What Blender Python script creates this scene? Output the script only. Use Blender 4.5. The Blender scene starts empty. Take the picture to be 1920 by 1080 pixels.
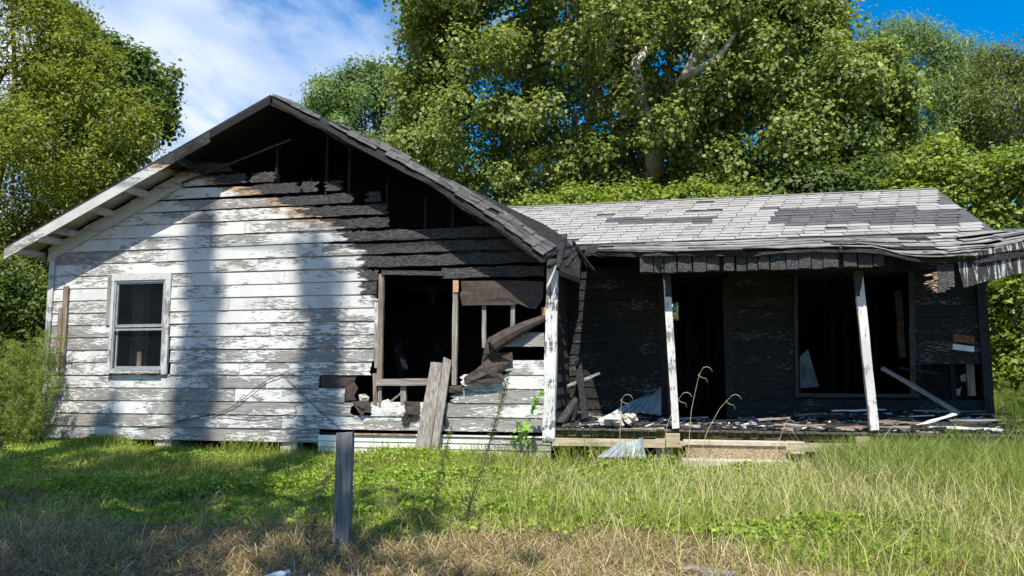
import bpy, math, random
import numpy as np
from mathutils import Vector, Matrix

random.seed(7)
RNG = np.random.default_rng(7)
D = bpy.data
SC = bpy.context.scene
COL = SC.collection

# ------------------------------------------------------------------ camera
F_PX, PSI, TH = 1450.0, math.radians(11.7), math.radians(6.3)
CAM = np.array([0.0, -12.0, 1.3])
FW = np.array([-math.sin(PSI) * math.cos(TH), math.cos(PSI) * math.cos(TH), math.sin(TH)])
RT = np.array([math.cos(PSI), math.sin(PSI), 0.0])
UP = np.cross(RT, FW)
cd = D.cameras.new('camera'); cam = D.objects.new('camera', cd); COL.objects.link(cam)
cam.location = CAM
cam.rotation_euler = (math.pi / 2 + TH, 0, PSI)
cd.sensor_width = 36.0; cd.lens = 36.0 * F_PX / 1920.0
cd.clip_start = 0.05; cd.clip_end = 2000
SC.camera = cam

# ------------------------------------------------------------------ sky, sun, exposure
SUN_EL, SUN_AZ = math.radians(56.5), math.radians(11.0)     # azimuth: to the right of straight behind the viewer
S = Vector((math.sin(SUN_AZ) * math.cos(SUN_EL), -math.cos(SUN_AZ) * math.cos(SUN_EL), math.sin(SUN_EL)))
sd = D.lights.new('sun', 'SUN'); sun = D.objects.new('sun', sd); COL.objects.link(sun)
sd.energy = 4.8; sd.angle = math.radians(0.53); sd.color = (1.0, 0.95, 0.86)
sun.rotation_euler = S.to_track_quat('Z', 'Y').to_euler(); sun.location = (5, -20, 30)

world = D.worlds.new('World'); SC.world = world; world.use_nodes = True
wt = world.node_tree; wt.nodes.clear()
def wn(t, **kw):
    n = wt.nodes.new(t)
    for k, v in kw.items(): setattr(n, k, v)
    return n
w_out = wn('ShaderNodeOutputWorld'); w_bg = wn('ShaderNodeBackground')
w_sky = wn('ShaderNodeTexSky', sky_type='NISHITA', sun_disc=False, sun_elevation=SUN_EL,
           sun_rotation=math.pi - SUN_AZ, air_density=1.0, dust_density=0.3, ozone_density=3.0)
w_hs = wn('ShaderNodeHueSaturation'); w_hs.inputs['Saturation'].default_value = 1.52; w_hs.inputs['Value'].default_value = 1.8
w_tc = wn('ShaderNodeTexCoord'); w_sep = wn('ShaderNodeSeparateXYZ')
wt.links.new(w_tc.outputs['Generated'], w_sep.inputs[0])
def wmath(op, a, b=None):
    n = wn('ShaderNodeMath', operation=op)
    for i, v in enumerate((a, b)):
        if v is None: continue
        if isinstance(v, (int, float)): n.inputs[i].default_value = v
        else: wt.links.new(v, n.inputs[i])
    return n.outputs[0]
zz = wmath('ADD', wmath('MAXIMUM', w_sep.outputs[2], 0.0), 0.12)
w_cx = wn('ShaderNodeCombineXYZ')
wt.links.new(wmath('DIVIDE', w_sep.outputs[0], zz), w_cx.inputs[0])
wt.links.new(wmath('DIVIDE', w_sep.outputs[1], zz), w_cx.inputs[1])
w_map = wn('ShaderNodeMapping'); w_map.inputs['Location'].default_value = (1.9, 6.1, 0); w_map.inputs['Scale'].default_value = (1.0, 0.55, 1)
w_map.inputs['Rotation'].default_value = (0, 0, 0.5)
wt.links.new(w_cx.outputs[0], w_map.inputs[0])
w_no = wn('ShaderNodeTexNoise'); w_no.inputs['Scale'].default_value = 1.7; w_no.inputs['Detail'].default_value = 7; w_no.inputs['Roughness'].default_value = 0.52
w_no.inputs['Distortion'].default_value = 0.35
wt.links.new(w_map.outputs[0], w_no.inputs[0])
# a cloud bank lies towards the left of the view and thins out to the right
bank = wmath('ADD', wmath('MULTIPLY', w_sep.outputs[0], -0.62), wmath('MULTIPLY', w_sep.outputs[1], 0.0))
w_no3 = wn('ShaderNodeTexNoise'); w_no3.inputs['Scale'].default_value = 5.5; w_no3.inputs['Detail'].default_value = 6; w_no3.inputs['Roughness'].default_value = 0.6
wt.links.new(w_map.outputs[0], w_no3.inputs[0])
cov = wmath('ADD', wmath('ADD', wmath('MULTIPLY', w_no.outputs['Fac'], 0.9), wmath('MULTIPLY', wmath('SUBTRACT', w_no3.outputs['Fac'], 0.5), 0.35)), bank)
w_cr = wn('ShaderNodeMapRange', interpolation_type='SMOOTHSTEP')
w_cr.inputs['From Min'].default_value = 0.56; w_cr.inputs['From Max'].default_value = 0.78
wt.links.new(cov, w_cr.inputs['Value'])
w_no2 = wn('ShaderNodeTexNoise'); w_no2.inputs['Scale'].default_value = 2.1; w_no2.inputs['Detail'].default_value = 4
wt.links.new(w_map.outputs[0], w_no2.inputs[0])
w_cc = wn('ShaderNodeMix', data_type='RGBA')
w_cc.inputs[6].default_value = (3.4, 5.2, 8.6, 1); w_cc.inputs[7].default_value = (8.6, 9.2, 10.0, 1)
w_c2 = wn('ShaderNodeMapRange'); w_c2.inputs['From Min'].default_value = 0.38; w_c2.inputs['From Max'].default_value = 0.62
wt.links.new(w_no2.outputs['Fac'], w_c2.inputs['Value']); wt.links.new(w_c2.outputs[0], w_cc.inputs[0])
w_mx = wn('ShaderNodeMix', data_type='RGBA')
wt.links.new(w_sky.outputs[0], w_hs.inputs['Color'])
wt.links.new(w_cr.outputs[0], w_mx.inputs[0]); wt.links.new(w_hs.outputs[0], w_mx.inputs[6]); wt.links.new(w_cc.outputs[2], w_mx.inputs[7])
wt.links.new(w_mx.outputs[2], w_bg.inputs['Color']); w_bg.inputs['Strength'].default_value = 0.075
wt.links.new(w_bg.outputs[0], w_out.inputs[0])
SC.view_settings.view_transform = 'Standard'; SC.view_settings.look = 'None'
SC.view_settings.exposure = 0.72; SC.view_settings.gamma = 1.0
SC.cycles.max_bounces = 6; SC.cycles.diffuse_bounces = 3; SC.cycles.transmission_bounces = 4; SC.cycles.transparent_max_bounces = 8
SC.cycles.use_denoising = True
w_bg.inputs['Strength'].default_value = 0.068

# ------------------------------------------------------------------ measuring helpers
def ray(px, py): return FW + RT * (px - 960) / F_PX + UP * (540 - py) / F_PX
def at(px, py, Y=0.0):
    """point of the vertical plane y = Y that is seen at a place of the 1920 x 1080 photograph"""
    d = ray(px, py); return Vector(CAM + d * (Y - CAM[1]) / d[1])
def gnd(px, py, Z=0.0):
    d = ray(px, py); return Vector(CAM + d * (Z - CAM[2]) / d[2])
def GZ(x, y):
    return 0.035 * np.sin(x * 1.1 + 0.6 * y) + 0.025 * np.sin(2.3 * y - 0.7 * x + 1.0) + 0.015 * np.sin(3.7 * x + 2.9 * y)

# ------------------------------------------------------------------ object helpers
WL = {}
def link(o, parent=None):
    COL.objects.link(o)
    if parent is not None: o.parent = parent
def thing(name, label, cat, loc=(0, 0, 0), group=None):
    o = D.objects.new(name, None); COL.objects.link(o); o.location = loc; o.empty_display_size = 0.2
    WL[o.name] = Vector(loc); tag(o, label, cat, group); return o
def tag(o, label=None, cat=None, group=None, kind=None):
    for k, v in (('label', label), ('category', cat), ('group', group), ('kind', kind)):
        if v: o[k] = v
    return o
def wloc(o): return WL.get(o.name, Vector((0, 0, 0)))
def mesh(name, verts, faces, mat, parent=None, smooth=False, centre=None):
    vs = [Vector(v) for v in verts]
    if centre is None:
        lo = Vector([min(v[i] for v in vs) for i in range(3)]); hi = Vector([max(v[i] for v in vs) for i in range(3)])
        c = (lo + hi) / 2; c.z = lo.z
    else: c = Vector(centre)
    me = D.meshes.new(name); me.from_pydata([v - c for v in vs], [], faces); me.update()
    if mat: me.materials.append(mat)
    if smooth: me.polygons.foreach_set('use_smooth', [True] * len(me.polygons))
    o = D.objects.new(name, me); link(o, parent)
    o.location = c - (wloc(parent) if parent is not None else Vector((0, 0, 0)))
    WL[o.name] = c
    return o
class MB:
    def __init__(s): s.v = []; s.f = []
    def add(s, vs, fs):
        b = len(s.v); s.v += [tuple(v) for v in vs]; s.f += [tuple(b + i for i in f) for f in fs]; return s
    def box(s, lo, hi):
        (x0, y0, z0), (x1, y1, z1) = lo, hi
        return s.add([(x0, y0, z0), (x1, y0, z0), (x1, y1, z0), (x0, y1, z0), (x0, y0, z1), (x1, y0, z1), (x1, y1, z1), (x0, y1, z1)],
                     [(0, 3, 2, 1), (4, 5, 6, 7), (0, 1, 5, 4), (1, 2, 6, 5), (2, 3, 7, 6), (3, 0, 4, 7)])
    def bar(s, p0, p1, w, h, side=None, n=1, jit=0.0, taper=1.0):
        """plank from p0 to p1; w across (along 'side'), h thick"""
        p0, p1 = Vector(p0), Vector(p1); d = (p1 - p0).normalized()
        side = Vector(side) if side is not None else (Vector((0, 0, 1)).cross(d) if abs(d.z) < 0.9 else Vector((1, 0, 0)))
        side = (side - d * side.dot(d)).normalized(); nn = d.cross(side).normalized()
        vs = []
        for i in range(n + 1):
            t = i / n; k = 1 + (taper - 1) * t
            o = p0.lerp(p1, t)
            for a, b in ((-1, -1), (1, -1), (1, 1), (-1, 1)):
                j = Vector((random.uniform(-jit, jit), random.uniform(-jit, jit), random.uniform(-jit, jit))) if jit else Vector()
                vs.append(o + side * (a * w / 2 * k) + nn * (b * h / 2 * k) + j)
        fs = [(3, 2, 1, 0), tuple(4 * n + i for i in range(4))]
        for i in range(n):
            for a in range(4):
                b = (a + 1) % 4; fs.append((4 * i + a, 4 * i + b, 4 * i + 4 + b, 4 * i + 4 + a))
        return s.add(vs, fs)
    def tube(s, pts, rad, n=6):
        pts = [Vector(p) for p in pts]; vs = []; fs = []
        for i, p in enumerate(pts):
            d = (pts[min(i + 1, len(pts) - 1)] - pts[max(i - 1, 0)]).normalized()
            a = d.cross(Vector((0.31, 0.95, 0.05)) if abs(d.y) < 0.8 else Vector((1, 0, 0))).normalized(); b = d.cross(a)
            for k in range(n):
                t = 2 * math.pi * k / n; vs.append(p + (a * math.cos(t) + b * math.sin(t)) * rad[i])
        for i in range(len(pts) - 1):
            for k in range(n):
                l = (k + 1) % n; fs.append((i * n + k, i * n + l, (i + 1) * n + l, (i + 1) * n + k))
        fs.append(tuple(range(n))[::-1]); fs.append(tuple((len(pts) - 1) * n + k for k in range(n)))
        return s.add(vs, fs)
    def prism(s, outline, y0, y1):
        """outline of (x, z), between planes y0 (front) and y1; y0 may be a function of z"""
        n = len(outline); f = y0 if callable(y0) else (lambda z: y0)
        vs = [(x, f(z), z) for x, z in outline] + [(x, y1, z) for x, z in outline]
        return s.add(vs, [tuple(range(n)), tuple(range(2 * n - 1, n - 1, -1))] + [(i, i + n, (i + 1) % n + n, (i + 1) % n) for i in range(n)])
    def build(s, name, mat, parent=None, smooth=False, centre=None): return mesh(name, s.v, s.f, mat, parent, smooth, centre)

def big_mesh(name, V, polys, col, mat, parent=None, per=4, smooth=False, centre=None):
    """numpy mesh: V (n,3), polys (m,per) indices, col (n,3) vertex colours"""
    V = np.asarray(V, np.float32); polys = np.asarray(polys, np.int32)
    c = np.array(centre if centre is not None else [V[:, 0].mean(), V[:, 1].mean(), V[:, 2].min()], np.float32)
    me = D.meshes.new(name); me.vertices.add(len(V)); me.vertices.foreach_set('co', (V - c).ravel())
    m = len(polys); me.loops.add(m * per); me.loops.foreach_set('vertex_index', polys.ravel())
    me.polygons.add(m); me.polygons.foreach_set('loop_start', np.arange(0, m * per, per, dtype=np.int32))
    if smooth: me.polygons.foreach_set('use_smooth', np.ones(m, bool))
    if col is not None:
        ca = me.color_attributes.new('Col', 'FLOAT_COLOR', 'POINT')
        rgba = np.ones((len(V), 4), np.float32); rgba[:, :3] = col; ca.data.foreach_set('color', rgba.ravel())
    me.update(); me.validate(); me.materials.append(mat)
    o = D.objects.new(name, me); link(o, parent)
    cv = Vector([float(k) for k in c]); o.location = cv - (wloc(parent) if parent is not None else Vector((0, 0, 0))); WL[o.name] = cv
    return o

# ------------------------------------------------------------------ materials
class NT:
    def __init__(s, name):
        s.m = D.materials.new(name); s.m.use_nodes = True; s.t = s.m.node_tree; s.n = s.t.nodes
        s.b = s.n['Principled BSDF']; s.out = s.n['Material Output']
    def new(s, t, **kw):
        n = s.n.new(t)
        for k, v in kw.items(): setattr(n, k, v)
        return n
    def put(s, sock, v):
        if v is None: return
        if isinstance(v, bpy.types.NodeSocket): s.t.links.new(v, sock)
        elif isinstance(v, (tuple, list)) and len(v) == 3 and sock.type == 'RGBA': sock.default_value = (*v, 1)
        else: sock.default_value = v
    def pos(s, scale=(1, 1, 1), rnd=True, rot=(0, 0, 0), kind='Position'):
        g = s.new('ShaderNodeNewGeometry').outputs['Position'] if kind == 'Position' else s.new('ShaderNodeTexCoord').outputs['Object']
        mp = s.new('ShaderNodeMapping'); s.put(mp.inputs['Vector'], g); mp.inputs['Scale'].default_value = scale; mp.inputs['Rotation'].default_value = rot
        if rnd:
            r = s.new('ShaderNodeObjectInfo').outputs['Random']
            k = s.math('MULTIPLY', r, 37.0); cx = s.new('ShaderNodeCombineXYZ')
            for i in range(3): s.put(cx.inputs[i], k)
            s.put(mp.inputs['Location'], cx.outputs[0])
        return mp.outputs[0]
    def math(s, op, a, b=None, c=None, clamp=False):
        n = s.new('ShaderNodeMath', operation=op, use_clamp=clamp)
        for i, v in enumerate((a, b, c)): s.put(n.inputs[i], v)
        return n.outputs[0]
    def noise(s, vec, scale=1, detail=4, rough=0.55, dist=0.0):
        n = s.new('ShaderNodeTexNoise'); s.put(n.inputs['Vector'], vec); n.inputs['Scale'].default_value = scale
        n.inputs['Detail'].default_value = detail; n.inputs['Roughness'].default_value = rough; n.inputs['Distortion'].default_value = dist
        return n.outputs['Fac']
    def vor(s, vec, scale=1, feature='F1', out='Distance'):
        n = s.new('ShaderNodeTexVoronoi', feature=feature); s.put(n.inputs['Vector'], vec); n.inputs['Scale'].default_value = scale
        return n.outputs[out]
    def ramp(s, fac, a, b, lo=0.0, hi=1.0, smooth=True):
        n = s.new('ShaderNodeMapRange', interpolation_type='SMOOTHSTEP' if smooth else 'LINEAR'); s.put(n.inputs['Value'], fac)
        s.put(n.inputs['From Min'], a); s.put(n.inputs['From Max'], b); s.put(n.inputs['To Min'], lo); s.put(n.inputs['To Max'], hi)
        return n.outputs[0]
    def mix(s, fac, a, b, blend='MIX'):
        n = s.new('ShaderNodeMix', data_type='RGBA', blend_type=blend)
        s.put(n.inputs[0], fac); s.put(n.inputs[6], a); s.put(n.inputs[7], b); return n.outputs[2]
    def bump(s, h, strength=0.5, dist=0.02, normal=None):
        n = s.new('ShaderNodeBump'); s.put(n.inputs['Height'], h); n.inputs['Strength'].default_value = strength; n.inputs['Distance'].default_value = dist
        s.put(n.inputs['Normal'], normal); return n.outputs[0]
    def rnd(s): return s.new('ShaderNodeObjectInfo').outputs['Random']
    def done(s, color=None, rough=0.8, normal=None, spec=0.3, metal=0.0):
        s.put(s.b.inputs['Base Color'], color); s.put(s.b.inputs['Roughness'], rough)
        s.put(s.b.inputs['Specular IOR Level'], spec); s.put(s.b.inputs['Metallic'], metal); s.put(s.b.inputs['Normal'], normal)
        return s.m

Z_LO, Z_HI = 0.0, 6.2
# where the scorched front begins: x of the paint's edge for a height z (fire came out of the right half and the gable)
EDGE = [(0.0, 0.0), (2.25, 0.0), (2.45, -4.72), (2.62, -4.95), (2.85, -5.02), (3.1, -5.05), (3.4, -5.12), (3.62, -5.35), (3.80, -5.55), (3.98, -6.0), (4.18, -6.45), (4.42, -6.95), (4.62, -7.6), (4.85, -8.35), (5.05, -9.4), (5.2, -14.0)]
def char_mask(t, wob=1.1, soft=0.05, shift=0.0):
    g = t.new('ShaderNodeNewGeometry').outputs['Position']; sp = t.new('ShaderNodeSeparateXYZ'); t.put(sp.inputs[0], g)
    cv = t.new('ShaderNodeFloatCurve'); cm = cv.mapping.curves[0]
    pts = [((z - Z_LO) / (Z_HI - Z_LO), (x + 14.0) / 14.0) for z, x in EDGE] + [(1.0, 0.0)]
    cm.points[0].location = pts[0]; cm.points[1].location = pts[-1]
    for p in pts[1:-1]: cm.points.new(*p)
    for p in cm.points: p.handle_type = 'VECTOR'
    cv.mapping.update()
    t.put(cv.inputs['Value'], t.math('DIVIDE', sp.outputs[2], Z_HI))
    xb = t.math('SUBTRACT', t.math('MULTIPLY', cv.outputs[0], 14.0), 14.0 - shift)
    n1 = t.noise(t.pos((1.0, 1.0, 5.0)), 2.2, 5, 0.6); n1 = t.math('MULTIPLY', t.math('SUBTRACT', n1, 0.5), wob)
    dx = t.math('ADD', t.math('SUBTRACT', sp.outputs[0], xb), n1)
    return t.ramp(dx, -soft, soft), t.ramp(dx, -1.15, 0.05), sp

def char_color(t, v, base=0.018, ash=0.23):
    crack = t.vor(t.pos((1.0, 1.0, 1.6)), 26, 'DISTANCE_TO_EDGE')
    fine = t.noise(t.pos((2.0, 2.0, 30)), 6, 6, 0.75)
    c = t.mix(t.ramp(fine, 0.40, 0.72), (base * 0.7, base * 0.68, base * 0.7), (ash, ash * 0.97, ash * 0.95))
    c = t.mix(t.ramp(crack, 0.0, 0.05), (base * 0.3, base * 0.3, base * 0.3), c)
    h = t.math('ADD', t.ramp(crack, 0.0, 0.12), t.math('MULTIPLY', fine, 0.6))
    return c, h

def paint_wood(name, peel=0.5, charred=True, white=(0.62, 0.615, 0.595), wob=1.1, vertical=False, wood=((0.12, 0.11, 0.10), (0.36, 0.34, 0.315))):
    t = NT(name)
    st = (22, 22, 3.0) if vertical else (5.0, 5.0, 30)
    fine = t.noise(t.pos(st), 1.5, 9, 0.72, 0.3)
    big = t.noise(t.pos((0.9, 0.9, 3.2), rnd=True), 1.0, 4, 0.65)
    grain = t.noise(t.pos((26, 26, 2.0) if vertical else (2.0, 2.0, 62)), 2.0, 4, 0.6)
    wd = t.mix(t.ramp(grain, 0.3, 0.72), wood[0], wood[1])
    thr = t.math('MULTIPLY_ADD', t.math('SUBTRACT', big, 0.5), -0.95, 0.5 + (0.5 - peel) * 0.5)
    spz = t.new('ShaderNodeSeparateXYZ'); t.put(spz.inputs[0], t.new('ShaderNodeNewGeometry').outputs['Position'])
    thr = t.math('ADD', thr, t.ramp(spz.outputs[2], 1.5, 3.0, -0.005, 0.085))
    thr = t.math('ADD', thr, t.math('MULTIPLY', t.math('SUBTRACT', t.rnd(), 0.5), 0.14))
    d = t.math('SUBTRACT', fine, thr)
    bare = t.ramp(d, 0.0, 0.012)
    crk = t.noise(t.pos((30, 30, 5) if vertical else (3.5, 3.5, 95)), 1.6, 3, 0.6)
    hair = t.math('MULTIPLY', t.ramp(crk, 0.60, 0.66), 0.55)
    pw = t.mix(t.noise(t.pos((3, 3, 3)), 1.5, 4), (white[0] * 0.86, white[1] * 0.86, white[2] * 0.84), white)
    pw = t.mix(hair, pw, wd)
    gr_ = t.noise(t.pos((.9, .9, .5)), 1.3, 5, .65); pw = t.mix(t.ramp(gr_, .44, .72, 0, .5), pw, (.30, .285, .26))
    c = t.mix(bare, pw, wd)
    h = t.math('ADD', t.math('MULTIPLY', t.ramp(d, -0.004, 0.006, 1.0, 0.0), 0.6), t.math('MULTIPLY', grain, 0.25))
    if charred:
        m, scorch, sp = char_mask(t, wob)
        br = t.mix(t.ramp(fine, 0.42, 0.6), (0.42, 0.30, 0.20), (0.09, 0.055, 0.035))
        sn = t.math('MULTIPLY', t.ramp(t.math('MULTIPLY', scorch, t.noise(t.pos((1.2, 1.2, 6)), 1.6, 4)), 0.27, 0.46), t.ramp(sp.outputs[2], 3.55, 4.0))
        c = t.mix(sn, c, br)
        cc, ch = char_color(t, None)
        c = t.mix(m, c, cc); h = t.math('ADD', h, t.math('MULTIPLY', m, t.math('MULTIPLY', ch, 1.2)))
    return t.done(c, 0.72, t.bump(h, 0.9, 0.014), 0.25)

def char_wood(name, base=0.010, ash=0.075, fleck=0.0, fl_col=(0.5, 0.5, 0.5), scale=1.0):
    t = NT(name); c, h = char_color(t, None, base, ash)
    if fleck:
        n = t.noise(t.pos((2.2, 2.2, 17)), 4.2, 5, 0.7); w = t.noise(t.pos((0.8, 0.8, 1.2)), 1.0, 3)
        m = t.ramp(t.math('ADD', n, t.math('MULTIPLY', t.math('SUBTRACT', w, 0.5), 0.5)), 0.80 - fleck, 0.86 - fleck)
        c = t.mix(m, c, fl_col)
    return t.done(c, 0.62, t.bump(h, 0.8, 0.02), 0.4)

def grey_wood(name, a, b, dirn='z', spec=0.2, k=1.0):
    t = NT(name); sc = {'z': (26, 26, 1.3), 'x': (1.3, 26, 26), 'y': (26, 1.3, 26)}[dirn]
    g = t.noise(t.pos(sc), 1.6 * k, 5, 0.62, 0.3); s2 = t.noise(t.pos((1.5, 1.5, 1.5)), 1.5, 4)
    c = t.mix(t.ramp(g, 0.28, 0.72), a, b); c = t.mix(t.ramp(s2, 0.45, 0.75, 0, 0.5), c, tuple(v * 0.5 for v in a))
    return t.done(c, 0.85, t.bump(g, 0.6, 0.012), spec)

def shingle_mat(name, lo, hi, streak=0.35, dark=(0.05, 0.05, 0.052)):
    t = NT(name); r = t.rnd()
    c = t.mix(t.math('FRACT', t.math('ADD', r, t.math('MULTIPLY', t.noise(t.pos((2.6, 5, 5), rnd=False), 1.0, 2), 2.0))), lo, hi)
    gr = t.noise(t.pos((60, 60, 60), rnd=False), 1.5, 3, 0.7)
    st = t.noise(t.pos((3.2, 14, 14)), 1.0, 5, 0.6, 0.4)
    c = t.mix(t.ramp(gr, 0.35, 0.75, 0.0, 0.35), c, tuple(v * 0.45 for v in lo))
    c = t.mix(t.ramp(st, 0.56, 0.66, 0.0, streak), c, dark)
    return t.done(c, 0.9, t.bump(gr, 0.4, 0.006), 0.15)

def plain(name, a, b, sc=6.0, rough=0.85, bump=0.3, spec=0.25, metal=0.0, detail=5):
    t = NT(name); n = t.noise(t.pos((1, 1, 1)), sc, detail, 0.6)
    c = t.mix(t.ramp(n, 0.3, 0.7), a, b)
    return t.done(c, rough, t.bump(n, bump, 0.02), spec, metal)

def leaf_mat(name, trans=0.42, rough=0.55, spec=0.35, gain=1.0):
    t = NT(name); at_ = t.new('ShaderNodeVertexColor'); at_.layer_name = 'Col'
    c = at_.outputs['Color']
    t.done(c, rough, None, spec)
    tr = t.new('ShaderNodeBsdfTranslucent')
    tc = t.mix(1.0, c, (1.25, 1.3, 0.6), 'MULTIPLY'); t.put(tr.inputs['Color'], tc)
    ms = t.new('ShaderNodeMixShader'); ms.inputs[0].default_value = trans
    t.t.links.new(t.b.outputs[0], ms.inputs[1]); t.t.links.new(tr.outputs[0], ms.inputs[2]); t.t.links.new(ms.outputs[0], t.out.inputs['Surface'])
    return t.m

M = {}
M['siding'] = paint_wood('peeling_white_siding', 0.5)
M['trim'] = paint_wood('peeling_white_trim', 0.44, white=(.54, .535, .515))
M['trim_v'] = paint_wood('peeling_white_upright_trim', 0.46, vertical=True, white=(.52, .52, .51))
M['post_paint'] = paint_wood('white_post_paint', 0.27, charred=False, vertical=True, white=(0.64, 0.63, 0.60))
M['corner_paint'] = paint_wood('flaking_corner_paint', 0.46, charred=False, vertical=True, white=(0.70, 0.70, 0.68), wood=((0.06, 0.055, 0.05), (0.24, 0.225, 0.2)))
M['char'] = char_wood('charred_wood')
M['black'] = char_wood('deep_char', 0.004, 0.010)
M['char_ash'] = char_wood('ash_grey_char', 0.035, 0.17, 0.06, (0.33, 0.32, 0.31))
t = NT('streaked_char'); cc_, hh_ = char_color(t, None, .02, .10); n_ = t.noise(t.pos((16, 16, 1.6), rot=(0, .12, 0)), 1.0, 6, .7)
M['streak'] = t.done(t.mix(t.ramp(n_, .52, .60), cc_, (.48, .47, .46)), .7, t.bump(hh_, .6, .02), .3)
M['porch_siding'] = char_wood('charred_porch_siding', 0.006, 0.045, 0.19, (0.3, 0.3, 0.31))
M['shaded_white'] = plain('shade_tinted_white', (.10, .12, .13), (.2, .23, .25), 5, .9, .2, .1)  # white darkened and blued: the room's shade is put into the colour
M['heap'] = plain('ash_and_char', (.012, .011, .011), (.13, .125, .12), 16, .95, .9, .15, detail=7)
M['porch_side'] = char_wood('charred_side_siding', 0.04, 0.13, 0.12, (0.4, 0.38, 0.36))
M['grey_z'] = grey_wood('weathered_wood_upright', (0.14, 0.12, 0.105), (0.36, 0.33, 0.29), 'z')
M['grey_x'] = grey_wood('weathered_wood_level', (0.15, 0.13, 0.11), (0.38, 0.35, 0.31), 'x')
M['post_grey'] = grey_wood('blue_grey_post_wood', (0.10, 0.105, 0.105), (0.26, 0.27, 0.265), 'z')
M['brown_z'] = grey_wood('brown_old_wood', (0.12, 0.085, 0.06), (0.33, 0.26, 0.2), 'z')
M['tan_x'] = grey_wood('pale_yellow_wood', (0.30, 0.24, 0.15), (0.58, 0.49, 0.34), 'x')
M['green_x'] = grey_wood('mossy_beam_wood', (0.035, 0.035, 0.012), (0.12, 0.105, 0.045), 'x')
M['orange_z'] = grey_wood('fresh_orange_wood', (0.38, 0.2, 0.08), (0.55, 0.34, 0.17), 'z')
M['deck'] = grey_wood('scorched_deck_wood', (0.02, 0.018, 0.017), (0.16, 0.145, 0.13), 'y')
M['sh_pale'] = shingle_mat('pale_shingle', (0.28, 0.268, 0.248), (0.365, 0.352, 0.33), 0.6, (0.11, 0.108, 0.10))
M['sh_dark'] = shingle_mat('dark_shingle', (0.075, 0.075, 0.077), (0.12, 0.12, 0.121), 0.2)
M['sh_grey'] = shingle_mat('scorched_shingle', (0.06, 0.058, 0.055), (0.15, 0.145, 0.135), 0.6, (0.015, 0.015, 0.015))
M['sh_warp'] = shingle_mat('warped_shingle', (0.17, 0.16, 0.148), (0.38, 0.365, 0.345), 0.85, (0.05, 0.046, 0.042))
M['tar'] = plain('tar_paper', (0.040, 0.030, 0.026), (0.075, 0.056, 0.047), 9, 0.8, 0.25, 0.3)
M['conc'] = plain('old_concrete', (0.34, 0.29, 0.22), (0.56, 0.49, 0.38), 7, 0.95, 0.5, 0.1)
M['pebble'] = plain('pebbled_concrete', (0.16, 0.11, 0.07), (0.5, 0.4, 0.28), 60, 0.95, 0.9, 0.1, detail=2)
M['metal'] = plain('dull_roofing_metal', (0.30, 0.34, 0.36), (0.5, 0.54, 0.56), 4, 0.5, 0.15, 0.5, 0.35)
M['skirt'] = plain('cream_metal_skirting', (0.62, 0.62, 0.52), (0.74, 0.74, 0.66), 3, 0.5, 0.05, 0.4)
M['rust'] = plain('rusty_metal_edge', (0.22, 0.10, 0.05), (0.45, 0.32, 0.2), 14, 0.8, 0.3, 0.3)
M['alu'] = plain('grey_aluminium', (0.26, 0.28, 0.29), (0.42, 0.44, 0.44), 12, 0.5, 0.1, 0.5, 0.4)
M['rag'] = plain('dirty_white_rag', (0.26, 0.235, 0.20), (0.58, 0.55, 0.49), 8, 0.95, 0.6, 0.1)
M['white'] = plain('chalky_white', (0.55, 0.58, 0.6), (0.75, 0.77, 0.77), 5, 0.8, 0.2, 0.2)
M['rubber'] = plain('black_cable_rubber', (0.012, 0.012, 0.012), (0.03, 0.03, 0.03), 5, 0.6, 0.1, 0.3)
M['rot'] = grey_wood('splintered_brown_wood', (0.10, 0.06, 0.04), (0.42, 0.29, 0.21), 'x')
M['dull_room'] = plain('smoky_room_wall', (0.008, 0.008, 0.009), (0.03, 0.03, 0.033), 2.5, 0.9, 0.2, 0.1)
M['room_board'] = grey_wood('room_board_wood', (0.10, 0.085, 0.075), (0.34, 0.29, 0.25), 'z')
M['leaf'] = leaf_mat('tree_leaf')
M['grass'] = leaf_mat('grass_blade', 0.32, 0.6, 0.25)
M['dry'] = leaf_mat('dry_plant', 0.18, 0.8, 0.1)
t = NT('sycamore_bark'); n = t.noise(t.pos((1, 1, 0.5)), 2.2, 4, 0.6)
M['syc_bark'] = t.done(t.mix(t.ramp(n, 0.42, 0.58), (0.20, 0.17, 0.13), (0.66, 0.63, 0.56)), 0.85, t.bump(n, 0.3, 0.03))
M['bark'] = plain('brown_bark', (0.05, 0.04, 0.032), (0.15, 0.125, 0.1), 5, 0.95, 0.9)
t = NT('window_glass'); t.done((0.02, 0.025, 0.03), 0.03, None, 0.5)
t.b.inputs['Transmission Weight'].default_value = 0.0; t.b.inputs['Alpha'].default_value = 0.10
M['glass'] = t.m
t = NT('soil')
g0 = t.pos((1, 1, 1), rnd=False)
n1 = t.noise(g0, 1.2, 6, 0.65); n2 = t.noise(g0, 22, 5, 0.7)
sp = t.new('ShaderNodeSeparateXYZ'); t.put(sp.inputs[0], t.new('ShaderNodeNewGeometry').outputs['Position'])
bare = t.ramp(t.math('ADD', sp.outputs[1], t.math('MULTIPLY', n1, 2.0)), -5.2, -3.4)
c = t.mix(t.ramp(n2, 0.35, 0.7), (0.075, 0.042, 0.022), (0.30, 0.19, 0.105))
c2 = t.mix(t.ramp(n2, 0.3, 0.7), (0.02, 0.028, 0.008), (0.07, 0.085, 0.025))
M['soil'] = t.done(t.mix(bare, c, c2), 0.95, t.bump(n2, 0.9, 0.04), 0.1)

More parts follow.
